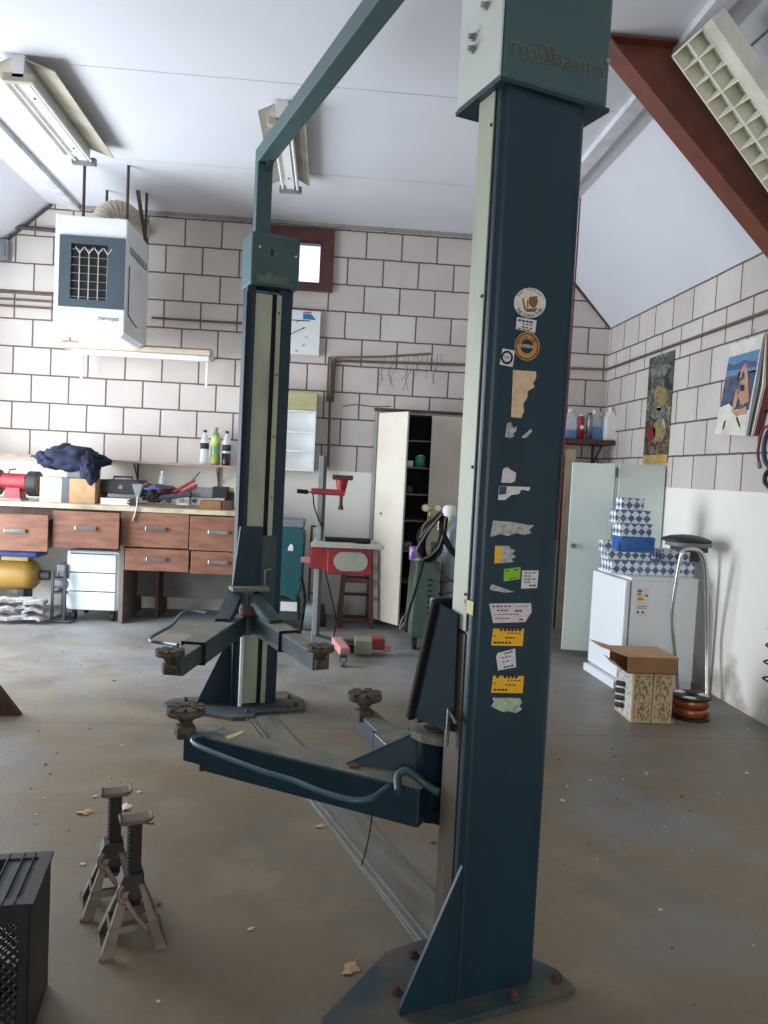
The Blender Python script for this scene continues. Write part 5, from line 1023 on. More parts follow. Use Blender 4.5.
# patterned boxes on the fridge
def diamond(name, c1, c2, sc):
    m = bpy.data.materials.new(name); m.use_nodes = True; nt = m.node_tree; b = nt.nodes['Principled BSDF']; tc = nt.nodes.new('ShaderNodeTexCoord'); mp = nt.nodes.new('ShaderNodeMapping'); mp.inputs['Rotation'].default_value = (0, R(45), 0); mp.inputs['Scale'].default_value = (1, 0, 1)
    mp.inputs['Location'].default_value = (.013, 0, .02)
    sp = nt.nodes.new('ShaderNodeSeparateXYZ'); ad = nt.nodes.new('ShaderNodeMath'); ad.operation = 'ADD'; cb_ = nt.nodes.new('ShaderNodeCombineXYZ')
    nt.links.new(tc.outputs['Object'], sp.inputs[0]); nt.links.new(sp.outputs['X'], ad.inputs[0]); nt.links.new(sp.outputs['Y'], ad.inputs[1]); nt.links.new(ad.outputs[0], cb_.inputs['X']); nt.links.new(sp.outputs['Z'], cb_.inputs['Z'])
    ck_ = nt.nodes.new('ShaderNodeTexChecker'); ck_.inputs['Scale'].default_value = sc; ck_.inputs['Color1'].default_value = lin(c1); ck_.inputs['Color2'].default_value = lin(c2)
    nt.links.new(cb_.outputs[0], mp.inputs['Vector']); nt.links.new(mp.outputs[0], ck_.inputs['Vector'])
    nz = nt.nodes.new('ShaderNodeTexNoise'); nz.inputs['Scale'].default_value = 40; nt.links.new(tc.outputs['Object'], nz.inputs['Vector'])
    mr = nt.nodes.new('ShaderNodeMapRange'); mr.inputs['From Min'].default_value = .5; mr.inputs['From Max'].default_value = .7; mr.inputs['To Max'].default_value = .5; nt.links.new(nz.outputs['Fac'], mr.inputs['Value'])
    mx = nt.nodes.new('ShaderNodeMix'); mx.data_type = 'RGBA'; mx.inputs['B'].default_value = lin((176, 186, 196)); nt.links.new(mr.outputs[0], mx.inputs['Factor']); nt.links.new(ck_.outputs['Color'], mx.inputs['A']); nt.links.new(mx.outputs['Result'], b.inputs['Base Color']); b.inputs['Roughness'].default_value = .6
    MATS[name] = m
diamond('diamond_print', (66, 104, 150), (236, 238, 238), 22)
mat('box_blue', (34, 92, 164), .5, c2=(70, 126, 190), scale=5, amt=.7, stretch=(3, 1, 8))
def fbox(px0, py0, px1, py1, Y, dep, zb, m, label, yaw=0, h_=None):
    dep *= .75; x0, x1, z0, z1 = rect(px0 + dep * 38, py0, px1, py1, Y); h_ = h_ or (z1 - z0); c = ((x0 + x1) / 2, Y + dep / 2, zb); w_ = (x1 - x0) / 2
    t = thing('parts_box', label, 'box', c, yaw, group='parts boxes stacked on the fridge')
    g = MB(); g.box((-w_, -dep / 2, 0), (w_, dep / 2, h_ - .004)); g.build('carton', m, t, local=True, bev=.003)
    g = MB(); g.box((-w_ - .001, -dep / 2 - .001, h_ - .028), (w_ + .001, dep / 2 + .001, h_)); g.build('lid', m, t, local=True)
    return zb + h_ + .001
za_ = fbox(603, 557, 695, 571, 5.97, .30, .884, 'diamond_print', 'wide blue-checked box at the bottom of the fridge stack')
zb_ = fbox(602, 548, 652, 556, 5.98, .2, za_, 'diamond_print', 'flat blue-checked box under the solid blue box')
fbox(652.5, 546, 690, 557, 6.02, .3, za_, 'diamond_print', 'blue-checked box under the black stool seat, beside the flat one')
fbox(600, 535, 613, 546, 6.03, .18, za_ + .066, 'diamond_print', 'small blue-checked box left of the solid blue box') if False else None
zc_ = fbox(614, 534, 655, 549, 6.0, .28, zb_, 'box_blue', 'solid blue box in the middle of the fridge stack')
g_ = fbox(600, 535, 612.0, 546, 6.0, .10, zb_ , 'diamond_print', 'small blue-checked box left of the solid blue box')
zd_ = fbox(614, 521, 652, 534, 6.02, .2, zc_, 'diamond_print', 'worn checked box with a beige patch, resting on the solid blue box', .05)
ze_ = fbox(611, 508, 651, 521, 6.03, .2, zd_, 'diamond_print', 'blue-checked box second from the top of the stack', -.04)
zf_ = fbox(617, 496, 644, 508, 6.05, .16, ze_, 'diamond_print', 'smallest blue-checked box crowning the fridge stack', .06)
g = MB(); x0, x1, z0, z1 = rect(684, 549, 697, 557, 6.02); g.box((x0 + .03, 6.05, za_), (x1 + .03, 6.2, z1)); single(g, 'tin', 'dark_wood', 'small dark tin on the wide checked box beside the stool legs', 'tin')
# tubular stool against the wall
bs_ = thing('bar_stool', 'chrome tube bar stool with a black padded seat beside the fridge', 'stool', (2.88, 5.8, 0))
g = MB(); g.tube([atZ(678, 695, .012), at(675, 655, 5.62), at(672, 618, 5.6), at(675, 590, 5.58), at(681, 556, 5.56), at(686, 549, 5.56), at(697, 550, 5.56), at(703, 556, 5.57), at(706, 575, 5.6), at(707, 640, 5.66), atZ(707, 698, .012)], .0155, 10, 4); g.build('front_frame', 'chrome', bs_)
g = MB(); g.tube([(3.07, 6.10, .0), (3.02, 6.0, .6), (2.93, 5.93, 1.08), (2.86, 5.92, 1.13), (2.80, 5.93, 1.08), (2.99, 6.08, .02)], .016, 10, 4) if False else g.tube([(3.04, 5.76, .0), (3.02, 5.75, .6), (2.96, 5.76, .98), (2.90, 5.78, 1.13)], .018, 10, 4); g.build('rear_leg', 'chrome', bs_)
g = MB(); g.lathe([(0, 1.185), (.17, 1.182), (.185, 1.19), (.18, 1.205), (.12, 1.225), (.05, 1.235), (0, 1.235)], (2.80, 5.78, 0), n=32); g.build('seat', 'black_plastic', bs_)
g = MB(); g.cyl((2.82, 5.78, 1.150), (2.82, 5.78, 1.182), .172, n=28); g.build('seat_ring', 'grey_plastic', bs_)
g = MB(); g.box((2.72, 5.66, 1.11), (2.92, 5.88, 1.15)); g.build('seat_mount', 'dark_grey', bs_)
# cartons on the floor
mat('printed_card', (196, 176, 142), .8, c2=(112, 84, 62), scale=75, amt=.8, lo=.5, hi=.56, detail=4, stretch=(1, 1, .5))
mat('printed_white', (206, 206, 200), .8, c2=(90, 92, 100), scale=80, amt=.8, lo=.54, hi=.6, detail=4, stretch=(1, 1, .4))
c1_ = at(632, 700, 4.97); c2_ = at(672.5, 700, 4.97)
def carton(xa, xb, label, ya):
    t = thing('printed_carton', label, 'box', ((xa + xb) / 2, ya + .15, 0), group='printed cartons under the open box')
    g = MB(); g.box((xa, ya, .001), (xb, ya + .30, .345)); g.build('carton', mat('carton_beige', (204, 180, 140), .8, c2=(186, 158, 118), scale=12), t, bev=.004)
    g = MB(); g.box((xa + .015, ya - .0015, .02), (xb - .012, ya, .325)); g.build('front_print', 'printed_card', t)
    g = MB(); g.box((xa - .0015, ya + .01, .02), (xa, ya + .29, .325)); g.build('side_print', 'printed_white', t)
ya = 4.97
carton(c1_.x, (c1_.x + c2_.x) / 2 - .004, 'printed beige carton, farther from the copper reel, under the open box', ya); carton((c1_.x + c2_.x) / 2 + .004, c2_.x, 'printed beige carton touching the copper wire reel, under the open box', ya)
ob = thing('open_box', 'open cardboard box with a raised flap on the printed cartons', 'box', ((c1_.x + c2_.x) / 2, ya + .15, .346))
x0, x1 = at(628, 662, 4.93).x, at(678, 668, 4.93).x; y0_, y1_ = 4.93, 5.26; zb0, zb1 = .347, .455
g = MB(); g.box((x0, y0_, zb0), (x1, y1_, zb0 + .005)); g.box((x0, y0_, zb0), (x1, y0_ + .005, zb1)); g.box((x0, y1_ - .005, zb0), (x1, y1_, zb1)); g.box((x1 - .005, y0_, zb0), (x1, y1_, zb1)); g.build('walls', 'cardboard_dark', ob)
g = MB(); g.box((x0 - .002, y0_ - .002, zb1 + .001), (x1 + .002, y1_ + .002, zb1 + .006)); g.build('closed_flap', 'cardboard', ob)
g = MB(); g.prism([(x0, y0_ + .005, zb1), (x0, y1_, zb1), (x0 - .16, y1_ - .02, zb1 + .045), (x0 - .16, y0_ + .10, zb1 + .045)], (0, 0, .005)); g.build('side_flap', 'cardboard', ob)
g = MB(); g.prism([(x0 + .001, y0_ + .02, zb0), (x0 + .001, y1_ - .02, zb0), (x0 - .05, y1_ - .02, zb0 + .05), (x0 - .05, y0_ + .12, zb0 + .05)], (.004, 0, 0)); g.build('lower_flap', 'cardboard', ob)
g = MB(); 
for k in range(4): g.cyl((c1_.x - .05, 5.13, .08 + k * .05), (c1_.x - .012, 5.10, .08 + k * .05), .018, n=10)
rl_b = single(g, 'cable_coil', 'dark_grey', 'small dark grey coil tucked beside the printed cartons', 'coil')
# copper reel
rc = atZ(693, 716, .0); rx = 2.60; ry = 5.14
rl = thing('wire_reel', 'flat reel of copper wire with dark flanges on the floor', 'reel', (rx, ry, 0))
mat('copper', (176, 104, 72), .3, .75, c2=(96, 54, 40), scale=40, amt=.8, stretch=(.2, .2, 3))
for z in (0.001, .145): g = MB(); g.lathe([(.045, 0), (.135, 0), (.135, .012), (.045, .012), (.045, 0)], (rx, ry, z), n=36); g.build('flange', 'black_plastic', rl)
for k in range(2):
    g = MB(); g.lathe([(.06, .014 + k * .066), (.118, .014 + k * .066), (.125, .03 + k * .066), (.125, .06 + k * .066), (.118, .078 + k * .066), (.06, .078 + k * .066)], (rx, ry, 0), n=36); g.build('winding', 'copper', rl)
g = MB(); g.lathe([(.036, .005), (.05, .005), (.05, .156), (.036, .156), (.036, .005)], (rx, ry, 0), n=24); g.build('core', 'black_plastic', rl)
for k in range(3): a = 2 * PI * k / 3; g = MB(); g.prism([(rx + math.cos(a + s) * r_, ry + math.sin(a + s) * r_, .1575) for s, r_ in ((-.35, .06), (-.42, .12), (0, .125), (.42, .12), (.35, .06))], (0, 0, .001)); g.build('flange_cutout', 'paper', rl)
# banner, calendar and hanging things on the right wall
def painted(name, cols, sc):
    m = bpy.data.materials.new(name); m.use_nodes = True; nt = m.node_tree; b = nt.nodes['Principled BSDF']; tc = nt.nodes.new('ShaderNodeTexCoord'); nz = nt.nodes.new('ShaderNodeTexNoise'); nz.inputs['Scale'].default_value = sc; nz.inputs['Detail'].default_value = 6; nz.inputs['Distortion'].default_value = 1.2
    cr_ = nt.nodes.new('ShaderNodeValToRGB'); e = cr_.color_ramp.elements
    while len(e) < len(cols): e.new(.5)
    for i, (p_, c_) in enumerate(cols): e[i].position = p_; e[i].color = lin(c_)
    nt.links.new(tc.outputs['Object'], nz.inputs['Vector']); nt.links.new(nz.outputs['Fac'], cr_.inputs[0]); nt.links.new(cr_.outputs[0], b.inputs['Base Color']); b.inputs['Roughness'].default_value = .55; MATS[name] = m
painted('banner_dark', [(.0, (22, 26, 24)), (.42, (38, 44, 40)), (.5, (86, 92, 82)), (.56, (60, 58, 46)), (.62, (150, 148, 130)), (.7, (40, 40, 34))], 7)
painted('banner_red', [(.0, (40, 26, 24)), (.42, (92, 36, 32)), (.5, (50, 40, 34)), (.58, (120, 110, 88)), (.7, (60, 48, 38))], 9)
painted('banner_gold', [(.0, (70, 60, 40)), (.45, (150, 128, 82)), (.55, (90, 84, 60)), (.65, (176, 168, 140))], 9)
bn = thing('wall_banner', 'narrow dark picture banner hanging on the blocks above the cabinet', 'banner', (XR - .02, 7.3, 1.86))
def WY(px, py): return atX(px, py, XR - .012)
corners = [WY(651, 356), WY(673.5, 352), WY(667.5, 463), WY(641, 463)]
yl0, yl1 = (corners[0].y + corners[3].y) / 2, (corners[1].y + corners[2].y) / 2; zt0 = (corners[0].z + corners[1].z) / 2; zb0_ = (corners[2].z + corners[3].z) / 2
g = MB()
def wq(u0, u1, v0, v1, k, mi):      # u along the wall (0 = far edge), v from the bottom up
    g.mi_(mi); ya_, yb_ = yl0 + (yl1 - yl0) * u0, yl0 + (yl1 - yl0) * u1; za, zb = zb0_ + (zt0 - zb0_) * v0, zb0_ + (zt0 - zb0_) * v1; x = XR - .008 - .001 * k; g.box((x - .001, ya_, za), (x, yb_, zb))
wq(0, 1, .0, 1, 0, 0); wq(.05, .95, .09, .38, 1, 1); wq(0, 1, 0, .075, 1, 2)
g.mi_(3)
def wblob(u, v, ru, rv, k, mi, seed):
    g.mi_(mi); n = 18; x = XR - .010 - .001 * k; P = []
    for i in range(n):
        a = 2 * PI * i / n; r_ = 1 + .3 * noise.noise(Vector((math.cos(a) * 1.5 + seed, math.sin(a) * 1.5, 0))); P.append((x, yl0 + (yl1 - yl0) * (u + ru * math.cos(a) * r_), zb0_ + (zt0 - zb0_) * (v + rv * math.sin(a) * r_)))
    g.add(P, [tuple(range(n))])
wblob(.55, .60, .28, .11, 1, 3, 1.0); wblob(.5, .46, .34, .05, 1, 5, 3.0); wblob(.5, .85, .36, .06, 1, 5, 5.0); wblob(.62, .30, .24, .12, 2, 3, 7.0); wblob(.3, .28, .18, .07, 2, 4, 9.0)
g.build('picture', ['banner_dark', 'banner_red', mat('banner_hem', (190, 156, 84), .7), 'banner_gold', mat('banner_crimson', (120, 30, 34), .6), mat('banner_grey', (116, 122, 116), .6, c2=(60, 66, 60), scale=20, amt=1)], bn)
cl_ = thing('calendar', 'large hanging photo calendar with thick curled pages on the right wall', 'calendar', (XR - .05, 5.75, 2.05))
def CP(px, py, x=XR - .06): return atX(px, py, x)
q = [CP(731, 345), CP(764, 334), CP(746, 436), CP(715, 434)]
def cal(u, v, off=0):   # u 0..1 left->right, v 0..1 top->bottom
    p_ = (q[0] * (1 - u) + q[1] * u) * (1 - v) + (q[3] * (1 - u) + q[2] * u) * v; return p_ + Vector((-off - .03 * math.sin(v * PI) * 0, 0, 0))
def cpoly(pts, off, m, nm, th=.0006):
    g = MB(); g.prism([cal(u, v, off) for u, v in pts], (-th, 0, 0)); return g.build(nm, m, cl_)
mat('cal_sky', (96, 140, 178), .35, c2=(60, 110, 156), scale=6); mat('cal_sea', (56, 70, 100), .35, c2=(104, 108, 124), scale=14, amt=.9); mat('cal_rock', (220, 216, 204), .5); mat('cal_skin', (196, 150, 122), .5); mat('cal_dark', (44, 34, 34), .5); mat('cal_paper', (224, 220, 210), .5)
cpoly([(0, 0), (1, 0), (1, 1), (0, 1)], 0, 'cal_paper', 'front_page', .002)
cpoly([(.02, .14), (.97, .14), (.97, .36), (.02, .36)], .003, 'cal_sky', 'printed_sky'); cpoly([(.02, .36), (.97, .34), (.95, .74), (.02, .70)], .003, 'cal_sea', 'printed_sea')
cpoly([(.03, .20), (.25, .24), (.55, .21), (.95, .26), (.95, .31), (.03, .29)], .004, mat('cal_hill', (74, 92, 130), .5), 'printed_hills')
cpoly([(.0, .70), (.30, .66), (.62, .76), (.95, .74), (.97, .98), (.03, .98)], .004, 'cal_rock', 'printed_rock')
# seated figure of the print as one flat shape
def limb(pts, w, nm, off=.005, m='cal_skin'):
    for (u0, v0, w0), (u1, v1, w1) in zip([(p[0], p[1], p[2] if len(p) > 2 else w) for p in pts], [(p[0], p[1], p[2] if len(p) > 2 else w) for p in pts][1:]):
        dx, dy = (u1 - u0), (v1 - v0) * 2.2; L_ = math.hypot(dx, dy) or 1; nx, ny = -dy / L_, dx / L_ / 2.2; ex, ey = dx / L_ * .02, dy / L_ / 2.2 * .02
        cpoly([(u0 + nx * w0 - ex, v0 + ny * w0 - ey), (u1 + nx * w1 + ex, v1 + ny * w1 + ey), (u1 - nx * w1 + ex, v1 - ny * w1 + ey), (u0 - nx * w0 - ex, v0 - ny * w0 - ey)], off, m, nm)
limb([(.50, .36, .04), (.62, .27, .04), (.74, .43, .05)], .04, 'printed_arm'); limb([(.66, .42, .11), (.74, .52, .10), (.80, .66, .13)], .1, 'printed_torso', .0055)
limb([(.80, .66, .08), (.52, .53, .06), (.50, .70, .05)], .06, 'printed_leg', .006); limb([(.46, .73, .04), (.62, .77, .06), (.88, .74, .09)], .05, 'printed_leg', .0063)
cpoly([(.50, .33), (.57, .33), (.58, .39), (.51, .40)], .006, 'cal_skin', 'printed_face')
cpoly([(.44, .34), (.50, .31), (.52, .35), (.50, .40), (.46, .42)], .007, 'cal_dark', 'printed_hair'); cpoly([(.60, .47), (.72, .48), (.68, .54), (.62, .52)], .0075, 'cal_dark', 'printed_clothing')
cpoly([(.25, .86), (.31, .84), (.30, .93), (.25, .95)], .006, 'cal_dark', 'printed_mark'); cpoly([(.62, .82), (.65, .80), (.80, .90), (.78, .92)], .006, 'cal_dark', 'printed_mark')
for k, c_ in enumerate(('grey_plastic', 'dark_grey', 'paper', 'cal_skin', 'dark_grey', 'red_paint')):
    g = MB(); o2 = .010 + k * .0072; g.prism([q[1] + Vector((.002 + k * .002, -.004 - o2 * .3, 0)), q[1] + Vector((.004 + k * .002, -.008 - o2 * .3, 0)), q[1] * .5 + q[2] * .5 + Vector((k * .006, -.025 - o2 * 2.6, 0)), q[2] + Vector((k * .006, -.01 - o2 * 2.0, 0)), q[2] + Vector((k * .006, 0, 0)), q[1] * .5 + q[2] * .5 + Vector((k * .006, 0, 0))], (.0015, 0, 0)); g.build('curled_page', c_, cl_)
g = MB(); g.tube([q[0].lerp(q[1], .5) + Vector((0, 0, 0)), Vector((XR - .005, q[0].lerp(q[1], .5).y, q[0].z + .08))], .003, 6); g.build('hook', 'steel', cl_)
# leads hanging at the right picture edge
ld = thing('hanging_leads', 'dark red and black cable leads hanging from the wall beside the calendar', 'cable', atX(764, 430, XR - .05))
WQ = lambda px, py, x=XR - .05: atX(px, py, x)
g = MB(); g.tube([WQ(775, 425), WQ(764, 428), WQ(760, 440), WQ(758, 452), WQ(759, 463)], .010, 8, 5); g.build('red_lead', 'cable_red', ld); g = MB(); g.cyl(WQ(759, 462), WQ(760, 468), .014, n=10); g.build('plug', 'grey_plastic', ld)
g = MB(); g.tube([WQ(776, 420), WQ(768, 432), WQ(764, 445), WQ(765, 460), WQ(772, 470)], .016, 8, 5); g.build('navy_lead', mat('navy_plastic', (44, 50, 80), .5), ld); g = MB(); g.tube([WQ(772, 468), WQ(766, 474), WQ(765, 482), WQ(770, 488)], .016, 8, 4); g.build('black_clamp', 'black_plastic', ld)
g = MB(); g.cyl((XR, WQ(777, 424).y, WQ(777, 424).z + .02), (XR - .07, WQ(777, 424).y, WQ(777, 424).z + .02), .008, n=8); g.build('hook', 'steel', ld)
pts = []
yc = WQ(774, 640, XR - .07).y
for i in range(0, 150):
    t = i / 149; z = .90 - t * .60; a = t * 2 * PI * 5.3; r_ = .012 + .038 * min(1, t * 1.6); pts.append((XR - .07 + math.sin(a) * r_ * .7, yc + .02 + math.cos(a) * r_, z))
g = MB(); g.tube([(XR - .01, yc, .97), (XR - .05, yc, .95)] + pts, .006, 6); single(g, 'coiled_air_hose', 'black_rubber', 'black spiral air hose hanging low on the white part of the right wall', 'hose')
# ================================================================== foreground
def jack_stand(label, cx, cy, rz):
    t = thing('jack_stand', label, 'jack stand', (cx, cy, 0), rz, group='jack stands on the floor')
    mat('stand_paint', (122, 110, 98), .65, c2=(84, 68, 56), scale=9, amt=.9); mat('stand_dark', (46, 42, 40), .6, c2=(70, 58, 48), scale=12)
    hw, hd, zs_ = .105, .09, .205
    K = dict(parent=t, local=True)
    for sx in (-1, 1):
        for sy in (-1, 1):
            # angle-iron leg: two thin flanges
            a = Vector((sx * hw, sy * hd, 0)); b_ = Vector((sx * .030, sy * .028, zs_))
            g = MB(); wf = .038
            g.prism([a, a + Vector((-sx * wf, 0, 0)), b_ + Vector((-sx * .018, 0, 0)), b_], (0, -sy * .003, 0)); g.prism([a, a + Vector((0, -sy * wf, 0)), b_ + Vector((0, -sy * .02, 0)), b_], (-sx * .003, 0, 0)); g.build('leg', 'stand_paint', **K)
    for z, f_ in ((.075, .66),):
        g = MB(); x = .026 + (hw - .026) * (1 - z / zs_); y = .024 + (hd - .024) * (1 - z / zs_)
        for s in (-1, 1): g.box((-x, s * y - .002, z - .010), (x, s * y + .002, z + .010)); g.box((s * x - .002, -y, z - .010), (s * x + .002, y, z + .010))
        g.build('cross_brace', 'stand_paint', **K)
    g = MB(); 
    for s in (-1, 1): g.box((s * hw - .006, -hd, 0.001), (s * hw + .006, hd, .012)) if s < 0 else g.box((s * hw - .003, -hd, 0.001), (s * hw, hd, .010))
    g.box((-hw, hd - .003, .001), (hw, hd, .014)); g.build('foot_bar', 'stand_paint', **K)
    g = MB(); tk_ = .004; w_ = .030
    for lo, hi in (((-w_, -w_, .15), (w_, -w_ + tk_, .235)), ((-w_, w_ - tk_, .15), (w_, w_, .235)), ((w_ - tk_, -w_, .15), (w_, w_, .235)), ((-w_, -w_, .15), (-w_ + tk_, w_, .20))): g.box(lo, hi)
    g.build('socket', 'stand_dark', **K)
    S = 1.085
    g = MB(); g.box((-.018, -.016, .12), (.021, .016, .404))
    for k in range(12): z = .240 + k * .0130; g.prism([(-.018, -.010, z), (-.026, -.010, z + .009), (-.018, -.010, z + .010)], (0, .02, 0))
    g.build('ratchet_post', mat('post_black', (18, 17, 16), .6, c2=(36, 30, 26), scale=14), **K)
    g = MB(); prof = [(-.053, .414), (-.047, .405), (-.030, .402), (-.018, .404), (.018, .404), (.030, .402), (.048, .408), (.056, .424), (.053, .428), (.044, .419), (.020, .417), (-.020, .417), (-.040, .418), (-.050, .424)]
    g.prism([(x, -.030, z) for x, z in prof], (0, .060, 0)); g.build('saddle', mat('saddle_brown', (104, 90, 78), .8, c2=(66, 54, 46), scale=14), **K, bev=.003)
    g = MB(); g.tube([(-.036, -.03, .205), (-.048, -.034, .19), (-.046, -.036, .165), (-.030, -.045, .155)], .010, 8, 4); g.tube([(-.030, -.048, .165), (.0, -.062, .115), (.035, -.075, .072)], lambda u: .010 - .003 * u, 10, 4); g.build('lever', mat('lever_rust', (132, 118, 100), .55, .2, c2=(84, 60, 46), scale=20), **K)
    g = MB(); g.prism([(-.04, -.034, .165), (-.05, -.034, .20), (-.035, -.034, .235), (-.01, -.034, .235), (-.012, -.034, .165)], (0, .068, 0)); g.build('pawl_housing', 'stand_dark', **K)
    return t
jack_stand('rusty jack stand standing nearer the camera, overlapping its twin', -.585, 2.555, R(20)); jack_stand('rusty jack stand just behind its twin, slightly taller in view', -.705, 2.765, R(18))
# black crate
kr = thing('plastic_crate', 'tall black plastic crate with diamond lattice sides, cut by the frame', 'crate', (-.93, 2.2, 0), 0)
kx1, kx0, ky0, ky1, kz = -.735, -1.15, 2.055, 2.33, .40
Tk = Matrix.Translation((kx1, ky0, 0)) @ Matrix.Rotation(R(9), 4, 'Z') @ Matrix.Translation((-kx1, -ky0, 0))
mat('crate_black', (22, 23, 24), .42, c2=(34, 34, 34), scale=10, amt=.6)
mat('crate_slat', (38, 39, 40), .42)
def frame_wall(a, c, nm):
    """lattice wall between the floor points a and c"""
    a, c = Vector(a), Vector(c); d = c - a; L_ = d.length; d.normalize(); g = MB(); n_ = Vector((d.y, -d.x, 0)); th = .010
    def pan(s0, s1, z0, z1): g.prism([a + d * s0 + Vector((0, 0, z0)), a + d * s1 + Vector((0, 0, z0)), a + d * s1 + Vector((0, 0, z1)), a + d * s0 + Vector((0, 0, z1))], n_ * -th)
    pan(0, L_, 0.0, .075); pan(0, L_, kz - .045, kz); pan(0, .03, .075, kz - .045); pan(L_ - .03, L_, .075, kz - .045)
    z0, z1 = .075, kz - .045; s0, s1 = .03, L_ - .03; hgt = z1 - z0; st_ = .026
    k = -hgt
    while k < s1 - s0:
        for sg in (1, -1):
            aa, bb = k, k + hgt; t0, t1 = max(0, -aa) / hgt, min(1, (s1 - s0 - aa) / hgt)
            if t1 > t0:
                P_ = lambda t: a + d * (s0 + aa + hgt * t) + Vector((0, 0, z0 + hgt * (t if sg > 0 else 1 - t))) - n_ * th * .5
                g.bar(P_(t0), P_(t1), .0055, .006, up=tuple(n_))
        k += st_
    for v_ in range(len(g.v)): g.v[v_] = Tk @ g.v[v_]
    return g.build(nm, 'crate_black', kr)
frame_wall((kx0, ky0, 0), (kx1, ky0, 0), 'front_wall'); frame_wall((kx1, ky1, 0), (kx0, ky1, 0), 'rear_wall'); frame_wall((kx0, ky1, 0), (kx0, ky0, 0), 'end_wall')
g = MB(); g.box((kx1 - .010, ky0, 0), (kx1, ky1, kz), Tk); g.build('end_wall', 'crate_black', kr, bev=.003)
g = MB(); g.box((kx0, ky0, .004), (kx1, ky1, .012), Tk); g.build('bottom', 'crate_black', kr)
g = MB(); zz = kz - .0
for lo, hi in (((kx0 - .006, ky0 - .006), (kx1 + .006, ky0 + .028)), ((kx0 - .006, ky1 - .028), (kx1 + .006, ky1 + .006)), ((kx1 - .028, ky0 + .028), (kx1 + .006, ky1 - .028)), ((kx0 - .006, ky0 + .028), (kx0 + .02, ky1 - .028))): g.box((lo[0], lo[1], zz), (hi[0], hi[1], zz + .012), Tk)
g.build('rim', 'crate_black', kr)
for x in (kx1 - .115, kx1 - .075, kx1 - .045): g = MB(); g.box((x, ky0, zz + .004), (x + .003, ky1, zz + .016), Tk); g.build('top_rib', 'dark_grey', kr)
g = MB(); g.box((kx1 - .115, ky0 + .02, zz - .004), (kx1 - .02, ky1 - .02, zz + .006), Tk); g.box((kx0, ky0 + .02, zz - .03), (kx1 - .115, ky0 + .10, zz - .02), Tk); g.build('inner_ledge', mat('ledge_grey', (58, 66, 66), .5), kr)
g = MB()
for r_ in range(2):
    for k in range(7): x = kx1 - .15 - k * .04; g.cyl(Tk @ Vector((x, ky1 - .05 - r_ * .07, zz - .03)), Tk @ Vector((x, ky1 - .05 - r_ * .07, zz - .02)), .013, n=10)
g.box((kx0 + .01, ky0 + .10, zz - .034), (kx1 - .11, ky1 - .02, zz - .03), Tk); g.build('inner_tray', 'crate_slat', kr)
# rusty steel sheet corner at the left edge
rp = thing('steel_ramp', 'rusty brown folded steel ramp at the left frame edge', 'ramp', (-2.2, 4.9, 0))
a, b_, c = at(26, 724, 4.80), at(-30, 652, 4.80), at(-30, 706, 4.80)
g = MB(); g.prism([a, b_, c], (0, .05, 0)); g.build('ramp_body', mat('ramp_brown', (72, 48, 38), .8, c2=(48, 36, 32), scale=10), rp, bev=.004)
for yy in (4.805,): g = MB(); g.box((c.x + .02, yy, 0), (c.x + .07, yy + .04, c.z + .02)); g.box((a.x - .16, yy, 0), (a.x - .13, yy + .04, a.z + .05)); g.build('support_leg', 'dark_grey', rp)
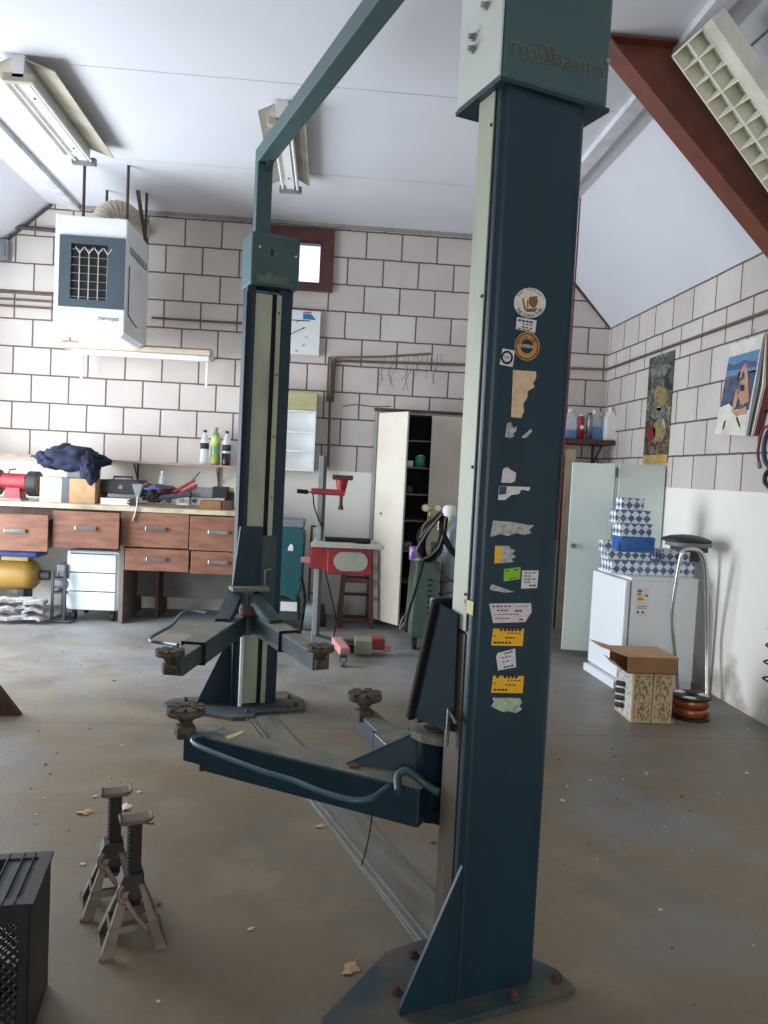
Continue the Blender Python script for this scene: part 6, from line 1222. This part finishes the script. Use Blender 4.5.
# dry leaves and bits on the floor
mat('leaf_tan', (176, 146, 104), .85, c2=(140, 108, 72), scale=30); mat('leaf_dark', (110, 84, 60), .85, c2=(80, 60, 44), scale=30); mat('chip', (206, 200, 188), .9)
def leaf(px, py, r_, rot, m, label, cat='leaf', curl=.5):
    c = atZ(px, py, 0); bm = []; n = 22; P = [Vector((0, 0, .012 * curl))]
    for k in range(n):
        a = 2 * PI * k / n; lob = 1 + .16 * math.cos(5 * a) - .12 * math.cos(3 * a + 1) + .10 * math.cos(9 * a + rot); rr = r_ * lob * (1.0 if math.cos(a) > 0 else .85); z = .002 + curl * r_ * .35 * (0.5 + .5 * math.sin(2 * a + rot)); P.append(Vector((math.cos(a) * rr * 1.25, math.sin(a) * rr * .8, z)))
    Rm = Matrix.Rotation(rot, 4, 'Z'); P = [Rm @ p_ + Vector((c.x, c.y, .001)) for p_ in P]; g = MB(); g.add(P, [(0, 1 + k, 1 + (k + 1) % n) for k in range(n)]); g.tube([P[1], P[1] + (P[1] - P[0]) * .5], .0012, 5)
    o = g.build('dry_leaf', m); md = o.modifiers.new('s', 'SOLIDIFY'); md.thickness = .0008; return tag(o, label, cat, 'dry leaves on the floor')
leaf(320, 827, .022, .4, 'leaf_tan', 'curled tan leaf beside the floor cover, below the long arm'); leaf(378, 845, .030, 2.2, 'leaf_dark', 'brown crumpled leaf on the floor cover under the hanging wire')
leaf(350, 970, .030, 1.1, 'leaf_tan', 'pale lobed oak leaf near the near base plate', curl=.3); leaf(84, 813, .030, .2, 'leaf_tan', 'flat beige leaf left of the two jack stands'); leaf(126, 808, .030, 1.8, 'chip', 'pale leaf directly behind the posts of the jack stands'); leaf(148, 822, .026, 2.7, 'leaf_tan', 'brown leaf just right of the jack stand saddles')
leaf(435, 905, .014, .9, 'leaf_tan', 'small leaf lying against the near lift column'); leaf(433, 843, .012, .2, 'leaf_dark', 'tiny leaf fragment beyond the near column foot'); leaf(95, 797, .012, .7, 'chip', 'small pale leaf fragment left of the farther saddle')
leaf(250, 930, .010, .7, 'chip', 'small pale leaf fragment alone on the floor right of the jack stands'); leaf(158, 905, .012, 1.7, 'leaf_dark', 'small dark leaf right of the nearer jack stand')
rnd = random.Random(21); g = MB()
for k in range(420):
    x, y = rnd.uniform(-2.6, 2.9), rnd.uniform(1.9, 7.3); q_ = LI @ Vector((x, y, 0)); x = x + 1.2 if -.9 < q_.x < .35 and -.15 < q_.y < 3.35 else x; x = x - .9 if 0 < x < .75 and 6.1 < y < 7.2 else x; r_ = rnd.choice((.003, .004, .005, .008)) * rnd.uniform(.6, 1.3); a = rnd.uniform(0, 6.28); g.mi_(0 if rnd.random() < .45 else 1)
    P = [Vector((x + math.cos(a + 2 * PI * j / 5) * r_ * rnd.uniform(.6, 1.4), y + math.sin(a + 2 * PI * j / 5) * r_ * rnd.uniform(.6, 1.4), .0005)) for j in range(5)]; g.prism(P, (0, 0, r_ * .4))
o = g.build('floor_debris', ['chip', 'leaf_dark'], loc=(0, 0, 0)); tag(o, 'scattered crumbs of grit and dry leaf over the garage floor', 'debris', kind='stuff')
